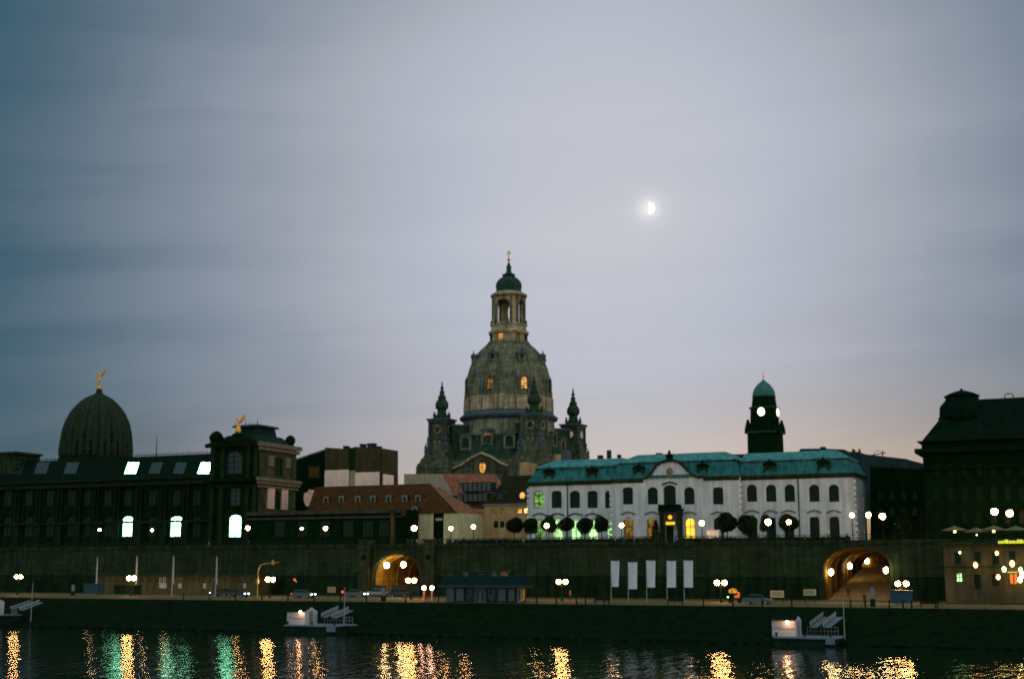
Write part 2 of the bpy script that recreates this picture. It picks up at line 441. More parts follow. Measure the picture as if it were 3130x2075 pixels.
# portal piers over the left gate
for cx in (1111, 1309):
    ua, ub, _, _ = pxrect(cx, 1650, 1672, 32, WN - 1)
    m = MB(); m.box(ua, ub, WN - 1.0, WN - .003, ZQ, WT - .7); m.box(ua - .15, ub + .15, WN - 1.15, WN + 1.25, WT - .7, WT + .36)
    m.box(ua + .1, ub - .1, WN - .9, WN + 1.15, WT + .36, WT + 1.0); m.box(ua - .05, ub + .05, WN - 1.05, WN + 1.3, WT + 1.0, WT + 1.25)
    m.build('portal_pier', GATE, T)
for cx in (1111, 1308):
    c, z = pn(cx, 1702, WN - 1.0)
    m = MB(); m.prism(ovalp(c, z, .55, .55), WN - 1.12, WN - .95); m.build('medallion', SOOT, T)

for xa, xb in ((1146, 1181), (1197, 1247), (1258, 1283)):
    m = MB(); ua_, ub_ = pn(xa, 1800, WN - 1.2)[0], pn(xb, 1800, WN - 1.2)[0]; zt_ = pn(1210, 1790, WN - 1.2)[1]
    m.box(ua_, ub_, WN - 1.3, WN - 1.1, ZQ - .1, zt_); m.box(ua_, ub_, WN - 1.36, WN - 1.04, zt_ + .003, zt_ + .14); m.build('gate_hoarding', KIOSK, T)
# railing and clipped hedge on the terrace edge
def railing(u0, u1, label):
    t = Thing('railing', label, 'railing', ((u0 + u1) / 2, WN + .4, WT + .35), 'iron railings along the terrace edge')
    m = MB(); m.box(u0, u1, WN + .36, WN + .44, WT + 1.25, WT + 1.32); m.box(u0, u1, WN + .38, WN + .42, WT + .45, WT + .5)
    m.build('rail', IRON, t)
    m = MB(); u = u0
    while u < u1: m.box(u - .015, u + .015, WN + .385, WN + .415, WT + .5, WT + 1.25); u += .28
    m.build('bars', IRON, t)
    k = max(2, min(80, int((u1 - u0) / 3.0))); pm = None
    for i in range(k + 1):
        u = u0 + (u1 - u0) * i / k
        if pm is None: m = MB(); m.box(u - .06, u + .06, WN + .34, WN + .46, WT + .35, WT + 1.42); o = m.build('post', IRON, t); pm = (o, u)
        else: o = pm[0].copy(); COL.objects.link(o); o.location = (u - pm[1], 0, 0)
rk = MB(); rn_ = random.Random(21)
for _ in range(900):
    u = rn_.uniform(-260, 40); nn = WE + rn_.gauss(0, .35); r_ = rn_.uniform(.12, .42); z_ = rn_.uniform(-.1, .12)
    rk.lathe([(r_ * .2, z_ - r_), (r_, z_), (r_ * .8, z_ + r_ * .4), (r_ * .25, z_ + r_ * .6)], u, nn, 5, rot=rn_.random() * 3)
for _ in range(5000):
    u = rn_.uniform(-240, 30); nn = rn_.uniform(WE + 1.5, QE + .5); z_ = (nn - WE) / (QE - WE) * ZQ if nn < QE else ZQ
    z_ = .75 + (nn - WE - 4) / (QE - WE - 4) * (ZQ - .85) if nn > WE + 4 else .78
    h_ = rn_.uniform(.08, .3); rk.add([(u - .05, nn, z_ - .05), (u + .05, nn, z_ - .05), (u + rn_.uniform(-.12, .12), nn, z_ + h_)], [(0, 1, 2)])
ro = rk.build('bank_rubble', BANKM); ro['kind'] = 'stuff'; ro['label'] = 'dark rubble stones and grass tufts along the river bank'; ro['category'] = 'rubble'
def uat(px, n=WN, py=1665): return pn(px, py, n)[0]
railing(uat(-80), uat(1092), 'long iron railing on the wall left of the lit gate')
railing(uat(1128), uat(1292), 'short iron railing between the two portal piers over the gate')
railing(uat(1328), uat(3180), 'long iron railing on the wall right of the lit gate, below the white palace')
def leaf_mass(mb, pts, size=.16, rnd=random):
    for (x, y, z) in pts:
        a = Vector((rnd.uniform(-1, 1), rnd.uniform(-1, 1), rnd.uniform(-1, 1))).normalized()
        b_ = a.orthogonal().normalized() * size * rnd.uniform(.5, 1.6); c_ = a.cross(b_).normalized() * size * .6
        p = Vector((x, y, z))
        mb.add([p - b_, p - c_, p + b_, p + c_], [(0, 1, 2, 3)])
def hedge(u0, u1, n, z1, label):
    t = Thing('hedge', label, 'hedge', ((u0 + u1) / 2, n, ZT), 'clipped hedges on the terrace')
    m = MB(); u = u0; rr = random.Random(3)
    m.box(u0, u1, n - .35, n + .35, ZT, z1 - .12)
    pts = [(rr.uniform(u0, u1), n + rr.uniform(-.5, .5), ZT + (z1 - ZT) * rr.random() ** .5 + rr.uniform(0, .12)) for _ in range(int((u1 - u0) * 40))]
    leaf_mass(m, pts, .16, rr)
    m.build('foliage', LEAFM, t)
hedge(uat(1340), uat(2000, WN + 4), WN + 4, ZT + 1.45, 'long dark clipped hedge on the terrace left of the palace door')
hedge(uat(2090, WN + 4), uat(2600, WN + 4), WN + 4, ZT + 1.35, 'dark clipped hedge on the terrace right of the palace door')
hedge(uat(60, WN + 4), uat(1080, WN + 4), WN + 4, ZT + 1.2, 'dark clipped hedge below the academy front')

# ------------------------------------------------------------------ lamps
def lamp(name, label, group, u, n, z0, zl, glass, r=.32, twin=0.0, post=IRON, bracket=False):
    t = Thing(name, label, 'lamp', (u, n, z0), group)
    m = MB()
    if bracket: m.tube([(u - 1.0, n, zl + .25), (u, n, zl + r + .1)], .05, 6)
    else:
        m.lathe([(.22, z0), (.22, z0 + .35), (.12, z0 + .5), (.09, z0 + 1.2), (.06, zl - r - .15), (.06, zl - r - .05)], u, n, 10)
        if twin: m.tube([(u - twin, n, zl - r - .02), (u - twin * .6, n, zl - r - .28), (u, n, zl - r - .18), (u + twin * .6, n, zl - r - .28), (u + twin, n, zl - r - .02)], .045, 6)
    m.build('post', post, t, smooth=True)
    for du in ((-twin, twin) if twin else (0,)):
        g = MB(); g.ball((u + du, n, zl), r, 14, 8, 1.0); gl = g.build('lamp_globe', glass, t, smooth=True)
        c = MB(); c.lathe([(r * .55, zl + r * .86), (r * .5, zl + r + .05), (.06, zl + r + .16), (.03, zl + r + .3)], u + du, n, 10)
        c.build('lamp_cap', post, t)
    return t
quay = [(57, 1762, 'above the left landing stage, leftmost of the quay lamps'), (402, 1766, 'in front of the long low building by the tall white pole'),
        (826, 1770, 'just right of the yellow bent mast'), (1257, 1773, 'at the right side of the lit left gate'),
        (1718, 1777, 'right of the glass kiosk'), (2203, 1780, 'right of the five white banners'), (2757, 1783, 'above the dark blue container')]
for px, py, d in quay:
    n = 208; u, z = pn(px, py, n)
    rq = random.Random(px); lamp('quay_lamp', 'twin-globe quay lamp ' + d, 'twin-globe lamps along the quay', u, n, ZQ - .1, z, LAMPQ, .40 * rq.uniform(.9, 1.12), .62)
terr = [(304, 1618, 'in front of the dark academy, leftmost of its row', 0), (465, 1620, 'between the first two white-lit academy windows', 0),
        (533, 1620, 'overlapping the left edge of the middle lit academy window', 0), (757, 1613, 'just right of the third lit academy window', 1),
        (922, 1615, 'before the dark annex, left and smaller of a close pair', 0), (995, 1614, 'before the dark annex, right and brighter of a close pair', 1),
        (1266, 1614, 'in front of the yellow house wall under the red roof', 1), (1378, 1614, 'at the right end of the yellow house wall', 1),
        (1447, 1609, 'in front of the ochre house', 1), (1671, 1606, 'between ball trees before the left wing of the white palace', 1),
        (1900, 1605, 'left of the palace door by the plain white wall', 1), (2145, 1598, 'right of the bright yellow palace window', 1),
        (2348, 1595, 'inside the left of two ball trees by the palace right wing', 1), (2411, 1595, 'inside the right of two ball trees by the palace right wing', 1),
        (2604, 1574, 'before the right corner of the white palace', 1), (2654, 1573, 'just past the palace corner, middle of three', 1), (2697, 1577, 'past the palace corner, right one of three', 1),
        (3040, 1563, 'high on the far right stairs, left one of two', 1), (3086, 1568, 'high on the far right stairs, right one of two', 1)]
for px, py, d, big in terr:
    n = WN + 4 if px > 3000 else WN + 8; u, z = pn(px, py, n)
    lamp('terrace_lamp', 'terrace globe lamp ' + d, 'single globe lamps on the terrace', u, n, ZT, z, LAMPW if big else LAMPS_, (.48 if big else .33) * random.Random(px).uniform(.82, 1.15))
# lamps of the two gates, on brackets from the left wall of each vault
for px, py, d in ((1182, 1727, 'left one of two'), (1233, 1725, 'right one of two')):
    n = WN + 1.0; u, z = pn(px, py, n)
    t = Thing('gate_lamp', 'bright lantern hanging under the left gate vault, ' + d, 'lamp', (u, n, z), 'lamps in the gates')
    m = MB(); m.ball((u, n, z), .55, 14, 8); m.build('lamp_globe', LAMPT, t, smooth=True)
    m = MB(); m.tube([(u, n, z + .5), (u, n, a1z - .1)], .04, 6); m.build('chain', IRON, t)
for i, (px, py, d) in enumerate(((2540, 1748, 'lowest, at the entrance'), (2598, 1729, 'second up the stair'), (2650, 1714, 'third and deepest up the stair'))):
    u = b0u + .75; n, z = pu(px, py, u)
    t = Thing('gate_lamp', 'bright wall lantern inside the right gate, ' + d, 'lamp', (u, n, z), 'lamps in the gates')
    m = MB(); m.ball((u, n, z), .42, 14, 8, 1.3); m.build('lamp_globe', LAMPT, t, smooth=True)
    m = MB(); m.tube([(u, n, z + .5), (u - .3, n, z + .75), (b0u + .01, n, z + .5)], .05, 6); m.build('bracket', IRON, t)
u, z = pn(2708, 1742, WN - 1.2)
t = Thing('gate_lamp', 'bright wall lantern outside the right gate on its right pier', 'lamp', (u, WN - 1.2, z), 'lamps in the gates')
m = MB(); m.ball((u, WN - 1.2, z), .40, 14, 8, 1.3); m.build('lamp_globe', LAMPT, t, smooth=True)
m = MB(); m.tube([(u, WN - 1.2, z + .5), (u, WN - .8, z + .8), (u, WN - .46, z + .6)], .05, 6); m.build('bracket', IRON, t)

# ------------------------------------------------------------------ church
CN = 363.0
CU, _ = pn(1555, 1300, CN)
cz = lambda py: pn(1555, py, CN)[1]
# metres per photo pixel at the church axis
mpp = (400.0 / 4000.0) * 1.0
def dpt(py): return W(CU, CN, cz(py)).y * math.cos(TH) + (cz(py) - HC) * math.sin(TH)
def rr(px_, py): return px_ * dpt(py) / FPX
C = Thing('domed_church', 'great sandstone church with tall stone dome, lantern and corner towers', 'church', (CU, CN, ZT))
def ang_mp(az, r):                         # wall plane at azimuth az (street frame), a = tangent, b = z, d inward
    ca, sa = math.cos(az), math.sin(az)
    return lambda a, b, d: (CU + (r - d) * ca - a * sa, CN + (r - d) * sa + a * ca, b)
def P(lst): return [(rr(r, y), cz(y)) for y, r in lst]
# dome shell
dome_prof = P([(1265, 136), (1240, 135), (1220, 133.5), (1190, 131), (1160, 126), (1130, 117.5), (1105, 107), (1085, 94), (1070, 80), (1060, 68), (1050, 60), (1046, 58)])
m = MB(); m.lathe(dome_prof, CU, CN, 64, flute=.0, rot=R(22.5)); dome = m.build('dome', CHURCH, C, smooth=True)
m = MB()
for k in range(16):                        # ribs over the dome
    az = R(11.25 + 22.5 * k)
    pts = [(CU + (r + .05) * math.cos(az), CN + (r + .05) * math.sin(az), z) for r, z in dome_prof]
    m.tube(pts, .32, 6)
m.build('dome_ribs', CHURCH, C, smooth=True)
m = MB(); m.lathe(P([(1300, 139), (1288, 140), (1286, 149), (1279, 151), (1276, 146), (1268, 138), (1262, 136.5)]), CU, CN, 64)
m.build('dome_cornice', LEAD, C)
m = MB(); m.lathe(P([(1264, 137.6), (1228, 136.2), (1224, 137.5), (1221, 134)]), CU, CN, 64); m.build('dome_frieze', CHURCHL, C)
m = MB(); m.lathe(P([(1460, 165), (1400, 156), (1350, 146), (1320, 141), (1290, 139)]), CU, CN, 64); m.build('drum', stone('drum_sandstone', (.175, .160, .105), var=.45, scale=.4, streak=.45, blocks=(1.8, .7)), C, smooth=True)
# dome windows and dormers
def dome_r(py):
    z = cz(py)
    for (r0, z0), (r1, z1) in zip(dome_prof, dome_prof[1:]):
        if z0 <= z <= z1: return r0 + (r1 - r0) * (z - z0) / (z1 - z0)
    return dome_prof[0][0]
for k in range(8):
    az = R(-90 + 45 * k)
    zb, zt = cz(1215), cz(1168); r = dome_r(1213) + .35
    mp = ang_mp(az, r)
    lit = LITCH if k == 1 else (LITCHD if k in (0,) else GLASS)
    poly = archp(-1.05, 1.05, zb, zt, 1.0)
    m = MB(); outer = archp(-1.6, 1.6, zb - .5, zt + .8, 1.5)
    m.wall(outer, [poly], mp, .5, rim=2.4); m.build('dormer_surround', CHURCH, C)
    window(C, poly, mp, lit, FRAMED, depth=.45, fw=.14, bars=(1, 4))
    z0, z1 = cz(1116), cz(1094); r = dome_r(1106) + .9; mp = ang_mp(az, r)
    poly = ovalp(0, (z0 + z1) / 2, .6, .75, 12)
    m = MB(); m.wall(archp(-1.3, 1.3, z0 - .4, z1 + .3, .8), [poly], mp, .4, rim=3.0); d = m.build('dormer', CHURCH, C)
    m = MB(); m.prism(archp(-1.5, 1.5, z1 - .5, z1 + .55, .9), -.2, 3.2, mp); m.build('dormer_cap', LEAD, C, parent=d)
    m = MB(); m.add([mp(a, b_, .38) for a, b_ in poly], [tuple(range(12))]); m.build('pane', GLASS, C, parent=d)
    m = MB(); q = mp(0, z1 + .5, .3); m.lathe([(.22, q[2]), (.3, q[2] + .3), (.08, q[2] + .7), (.12, q[2] + 1.0), (.02, q[2] + 1.4)], q[0], q[1], 8); m.build('finial', CHURCHD, C, parent=d)
# lantern
m = MB(); m.lathe(P([(1050, 62), (1046, 57), (1026, 56), (1024, 61), (1018, 62), (1014, 58), (1012, 54), (1000, 53), (998, 56), (994, 56), (992, 50)]), CU, CN, 32)
m.build('lantern_base', CHURCHL, C)
for k in range(8):
    az = R(-90 + 45 * k + (0 if k != 1 else 8)); r = rr(57.5, 1035); mp = ang_mp(az, r)
    z0, z1 = cz(1045), cz(1027); poly = rectp(-.75, .75, z0, z1)
    window(C, poly, mp, LITO if k == 0 else (LITCHD if k == 1 else GLASS), FRAMED, depth=.0, fw=.14, bars=(1, 2))
Rl = rr(47, 950); hwf = Rl * .60
zb, zt = cz(993), cz(905)
lan = MB()
for k in range(4):
    az = R(90 * k); mp = ang_mp(az, Rl * .94)
    poly = archp(-hwf * .80, hwf * .80, cz(990), cz(919), hwf * .7)
    lan.wall(rectp(-hwf, hwf, zb, zt), [poly], mp, .6)
    mpi = ang_mp(az, Rl * .94 - .6); lan.wall(rectp(-hwf * .9, hwf * .9, zb, zt), [poly], mpi, .01)
    mp = ang_mp(az + R(45), Rl * 1.0)
    w = Rl * .94 * math.sqrt(2) / 2
    lan.prism(rectp(-.85, .85, zb, zt), .0, 1.0, mp)
lan.build('lantern', CHURCHL, C)
m = MB()
for k in range(4):
    az = R(45 + 90 * k)
    for s_ in (-1, 1):
        a = az + s_ * R(13); m.lathe([(.5, zb), (.42, zb + .5), (.40, cz(915)), (.55, cz(912))], CU + Rl * 1.03 * math.cos(a), CN + Rl * 1.03 * math.sin(a), 10)
m.build('lantern_columns', CHURCH, C, smooth=True)
m = MB()
for k in range(8):
    az = R(22.5 + 45 * k); q = (CU + Rl * 1.14 * math.cos(az), CN + Rl * 1.14 * math.sin(az)); z = cz(997)
    m.lathe([(.35, z), (.35, z + .5), (.15, z + .6), (.3, z + 1.0), (.25, z + 1.4), (.05, z + 1.8)], q[0], q[1], 8)
m.build('lantern_vases', CHURCHD, C)
m = MB(); m.lathe(P([(914, 47), (912, 49), (908, 56), (903, 56), (901, 51), (897, 46), (895, 40)]), CU, CN, 32); m.build('lantern_cornice', CHURCHL, C)
m = MB(); m.lathe(P([(897, 41), (890, 38), (885, 38.5), (876, 40), (868, 39), (860, 35), (853, 28), (847, 19), (844, 14), (843, 20), (840, 20), (838, 14), (833, 9), (827, 7), (822, 7.5), (816, 8), (812, 6), (806, 3), (800, 2)]), CU, CN, 32)
m.build('lantern_roof', COPPERD, C, smooth=True)
m = MB(); m.ball((CU, CN, cz(794)), rr(5, 794), 14, 8)
q = cz(788); m.box(CU - .12, CU + .12, CN - .12, CN + .12, q - .6, cz(765)); m.box(CU - .75, CU + .75, CN - .1, CN + .1, cz(775) - .12, cz(775) + .12); m.box(CU - .45, CU + .45, CN - .09, CN + .09, cz(770) - .1, cz(770) + .1)
m.build('cross', GOLD, C)
# concave roof between body and drum
body_h = 17.5
zc = pn(1465, 1412, CN - body_h)[1] - .1; zd = cz(1340)
m = MB(); seg = 64; rows = 8; vs = []; fs = []
for j in range(rows + 1):
    t_ = j / rows; z = zc + (zd - zc) * (t_ ** 1.35)
    for i in range(seg):
        a = 2 * math.pi * i / seg; ca, sa = math.cos(a), math.sin(a)
        sq = body_h / max(abs(ca), abs(sa)); sq = min(sq, body_h * 1.22)
        rc = rr(148, 1345) + .1
        r_ = sq * (1 - t_) ** 1.3 + rc * (1 - (1 - t_) ** 1.3)
        vs.append((CU + r_ * ca, CN + r_ * sa, z))
for j in range(rows):
    for i in range(seg):
        k = (i + 1) % seg; fs.append((j * seg + i, j * seg + k, (j + 1) * seg + k, (j + 1) * seg + i))
m.add(vs, fs); m.build('church_roof', CHURCHD, C, smooth=True)
# body walls with windows
zf = lambda py: pn(1465, py, CN - body_h)[1]
zb = ZT - 5; zw = zf(1412)
for s_, mpf in ((0, lambda a, b, d: (CU + a, CN - body_h + d, b)), (1, lambda a, b, d: (CU + body_h - d, CN + a, b)), (2, lambda a, b, d: (CU - body_h + d, CN + a, b)), (3, lambda a, b, d: (CU + a, CN + body_h - d, b))):
    hs_ = [archp(c - 1.5, c + 1.5, ZT + 1, ZT + 11, 1.5) for c in (-6, 0, 6)] + [ovalp(c, ZT + 15.5, 1.2, 1.2, 14) for c in (-6, 6)]
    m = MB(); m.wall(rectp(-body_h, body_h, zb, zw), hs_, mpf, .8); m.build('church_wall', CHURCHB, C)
    for h in hs_: window(C, h, mpf, GLASS, FRAMED, depth=.7, fw=.15, bars=(1, 3))
    # pediment with its oval window
    zt_ = zf(1388)
    ped = [(-9.5, zw - 6), (9.5, zw - 6), (9.5, zf(1432)), (6.5, zf(1422)), (3.4, zf(1402)), (0, zt_), (-3.4, zf(1402)), (-6.5, zf(1422)), (-9.5, zf(1432))]
    mq = lambda a, b, d, f=mpf: f(a, b, d - 1.2)
    ov = ovalp(0, zf(1428), 1.2, 1.85, 18)
    m = MB(); m.wall(ped, [ov], mq, .6, rim=4.5); pd = m.build('pediment', CHURCHB, C)
    window(C, ov, mq, LITO if s_ in (0,) else GLASS, FRAMED, depth=.5, fw=.15, bars=(1, 3), label='glowing orange oval window' if s_ == 0 else None)
    m = MB(); k = len(ped)
    for i in range(2, k - 1):
        (a0, b0), (a1_, b1_) = ped[i], ped[i + 1]
        m.tube([mq(a0, b0 + .2, -.3), mq(a1_, b1_ + .2, -.3)], .42, 6)
    m.build('pediment_moulding', CHURCHL, C, parent=pd)
    # dormers in the roof skirt and drum
    for c, py in ((0, 1350), (-7.2, 1362), (7.2, 1362)):
        rad_ = 15.6
        zz0, zz1 = cz(py + 16), cz(py - 14)
        md = lambda a, b, d, f=mpf, c=c: f(a + c, b, d + body_h - rad_ + (0.4 if c else 0.2))
        pl = archp(-1.2, 1.2, zz0, zz1, .8)
        m = MB(); m.wall(archp(-1.9, 1.9, zz0 - .8, zz1 + .9, 1.0), [pl], md, .5, rim=4.0); dd = m.build('roof_dormer', CHURCH, C)
        m = MB(); m.prism(archp(-2.2, 2.2, zz1 + .5, zz1 + 1.3, .7), -.25, 3.8, md); m.build('dormer_cap', LEAD, C, parent=dd)
        m = MB(); m.add([md(a, b_, .45) for a, b_ in pl], [tuple(range(len(pl)))]); m.build('pane', LITCHD if (c == 0 and s_ == 0) else GLASS, C, parent=dd)
m = MB()
for off, z0, z1 in ((.9, zw - .4, zw + .45), (.5, zw - 1.2, zw - .4), (.3, zw - 3.4, zw - 3.0), (.35, zw - 7, zw - 6.5)):
    h = body_h + off
    m.box(CU - h, CU + h, CN - h, CN - body_h, z0, z1); m.box(CU - h, CU + h, CN + body_h, CN + h, z0, z1)
    m.box(CU + body_h, CU + h, CN - body_h, CN + body_h, z0, z1); m.box(CU - h, CU - body_h, CN - body_h, CN + body_h, z0, z1)
m.build('main_cornice', CHURCH, C)
# corner towers
TU = 15.2
for iu, in_ in ((-1, -1), (1, -1), (1, 1), (-1, 1)):
    tu, tn = CU + TU * iu, CN + TU * in_
    # px scale at this tower
    wp = W(tu, tn, 50); sc_ = (wp.y * math.cos(TH) + 40 * math.sin(TH)) / FPX
    refpx = CX + wp.x / sc_
    Z = lambda py: pn(1355, py, CN - TU)[1]
    f = Thing.__new__(Thing); f.org = C.org; f.e = C.e
    hb = 2.65
    m = MB()
    m.box(tu - hb, tu + hb, tn - hb, tn + hb, Z(1440), Z(1287))
    for a, b_ in ((1, 1), (1, -1), (-1, 1), (-1, -1)):        # corner pilasters
        m.box(tu + a * hb - .35, tu + a * hb + .35, tn + b_ * hb - .35, tn + b_ * hb + .35, Z(1440), Z(1289))
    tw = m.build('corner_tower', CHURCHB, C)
    m = MB()
    for zz, e in ((1292, .45), (1286, .8), (1345, .25)): m.box(tu - hb - e, tu + hb + e, tn - hb - e, tn + hb + e, Z(zz), Z(zz) + .5)
    m.build('tower_cornice', LEAD, C, parent=tw)
    # stepped volutes broadening the foot
    m = MB()
    for z0, z1, h in ((1500, 1434, 6.0), (1434, 1418, 5.7), (1418, 1402, 4.9), (1402, 1384, 4.1), (1384, 1358, 3.5)):
        m.add([(tu - h, tn - h, Z(z0)), (tu + h, tn - h, Z(z0)), (tu + h, tn + h, Z(z0)), (tu - h, tn + h, Z(z0)),
               (tu - h + .5, tn - h + .5, Z(z1)), (tu + h - .5, tn - h + .5, Z(z1)), (tu + h - .5, tn + h - .5, Z(z1)), (tu - h + .5, tn + h - .5, Z(z1))],
              [(0, 1, 5, 4), (1, 2, 6, 5), (2, 3, 7, 6), (3, 0, 4, 7), (4, 5, 6, 7)])
    m.build('tower_foot', CHURCHB, C, parent=tw)
    m = MB()
    for a, b_ in ((1, 1), (1, -1), (-1, 1), (-1, -1)):
        for zz, h in ((1354, 2.95), (1378, 3.5)):
            q = (tu + a * h, tn + b_ * h); z = Z(zz + 8)
            m.lathe([(.5, z), (.5, z + .8), (.25, z + 1.0), (.5, z + 1.5), (.35, z + 2.1), (.1, z + 2.6), (.05, z + 3.2)], q[0], q[1], 8)
    m.build('tower_vases', LEAD, C, parent=tw)
    for mpf in (lambda a, b, d: (tu + a, tn - hb + d - .06, b), lambda a, b, d: (tu + hb - d + .06, tn + a, b)):
        pl = archp(-.85, .85, Z(1378), Z(1340), .8)
        window(C, pl, mpf, GLASS, CHURCHL, depth=.12, fw=.22, bars=(0, 0), name='tower_window')
        cl = ovalp(0, Z(1314), .95, .95, 16)
        ring = MB(); k = 16; oo = ovalp(0, Z(1314), 1.25, 1.25, 16)
        ring.add([mpf(a, b_, -.12) for a, b_ in cl] + [mpf(a, b_, -.12) for a, b_ in oo] + [mpf(a, b_, .05) for a, b_ in oo],
                 [(i, (i + 1) % k, k + (i + 1) % k, k + i) for i in range(k)] + [(k + i, k + (i + 1) % k, 2 * k + (i + 1) % k, 2 * k + i) for i in range(k)])
        rg = ring.build('clock_ring', CHURCHL, C, parent=tw)
        cf = MB(); cf.prism(cl, -.03, .03, mpf); cf.build('clock_face', CLOCKF if (iu, in_) == (1, 1) else CHURCHD, C, parent=tw)
        if (iu, in_) == (1, 1):
            hd = MB(); hd.prism([(-.06, Z(1314)), (.06, Z(1314)), (.05, Z(1314) + .75), (-.05, Z(1314) + .75)], -.08, -.04, mpf)
            hd.prism([(0, Z(1314) - .06), (.55, Z(1314) - .06), (.55, Z(1314) + .06), (0, Z(1314) + .06)], -.08, -.04, mpf); hd.build('clock_hands', CHURCHD, C, parent=tw)
    s1 = 393 / FPX * 1.03
    sp = [(1287, 29), (1281, 27), (1276, 22), (1270, 17), (1262, 14), (1252, 13.5), (1250, 17), (1246, 20), (1238, 20.5), (1230, 19), (1224, 15), (1218, 11), (1216, 13), (1213, 12.5), (1208, 8.5), (1200, 7), (1198, 8.5), (1195, 6), (1190, 3.5), (1187, 5.5), (1184, 5.5), (1181, 3), (1172, 2.2), (1165, .6)]
    m = MB(); m.lathe([(r * s1 * .98, Z(y)) for y, r in sp], tu, tn, 12, rot=R(15)); m.build('spire', CHURCHD, C, parent=tw)
    m = MB()
    for a, b_ in ((1, 1), (1, -1), (-1, 1), (-1, -1), (1.25, 0), (-1.25, 0), (0, 1.25), (0, -1.25)):
        q = (tu + a * 1.75, tn + b_ * 1.75)
        m.lathe([(.4, Z(1287)), (.35, Z(1278)), (.2, Z(1276)), (.38, Z(1271)), (.2, Z(1264)), (.04, Z(1256))], q[0], q[1], 6)
    m.build('pinnacles', CHURCHD, C, parent=tw)
    # stair block between tower and drum
    m = MB(); az = math.atan2(in_, iu); ca, sa = math.cos(az), math.sin(az)
    def dm(a, b, d, ca=ca, sa=sa): return (CU + d * ca - a * sa, CN + d * sa + a * ca, b)
    m.prism([(-3.0, Z(1440)), (3.0, Z(1440)), (3.0, Z(1303)), (-3.0, Z(1303))], 12.2, 19.2, dm); m.build('buttress', CHURCHD, C, parent=tw)
    m = MB(); m.prism([(-3.3, Z(1303)), (3.3, Z(1303)), (2.8, Z(1297)), (-2.8, Z(1297))], 12.0, 19.4, dm); m.build('buttress_cap', LEAD, C, parent=tw)

# ------------------------------------------------------------------ white palace on the terrace
PN = 252.0
S = Thing('palace', 'long white two-storey palace with green copper mansard roof and curved central gable', 'building', (uat(2050, PN), PN, ZT))
def pl_u(px, py=1550, n=PN): return pn(px, py, n)[0]
ze = pn(2050, 1462, PN)[1]               # eaves height
PF = PN - 1.6                             # centre block front plane
secs = [(1617, 1872, PN, 'left'), (1870, 2262, PF, 'mid'), (2262, 2612, PN, 'right')]
def hood(root, c, z, w, mp, mat):
    m = MB(); pts = []
    for i in range(9):
        t_ = -1 + i / 4.0
        pts.append(mp(c + t_ * w, z + .55 * math.cos(t_ * math.pi / 2) + (.12 if abs(t_) > .9 else 0), -.16))
    m.tube(pts, .13, 6); return m.build('window_hood', mat, root)
up = {'left': [1646, 1701, 1757, 1811, 1858], 'mid': [1919, 1995, 2047, 2107, 2195], 'right': [2298, 2357, 2414, 2489, 2549]}
gf = {'left': [1650, 1704, 1760, 1812, 1862], 'mid': [1921, 1993, 2109, 2197], 'right': [2300, 2357, 2412, 2490, 2551]}
gable = None
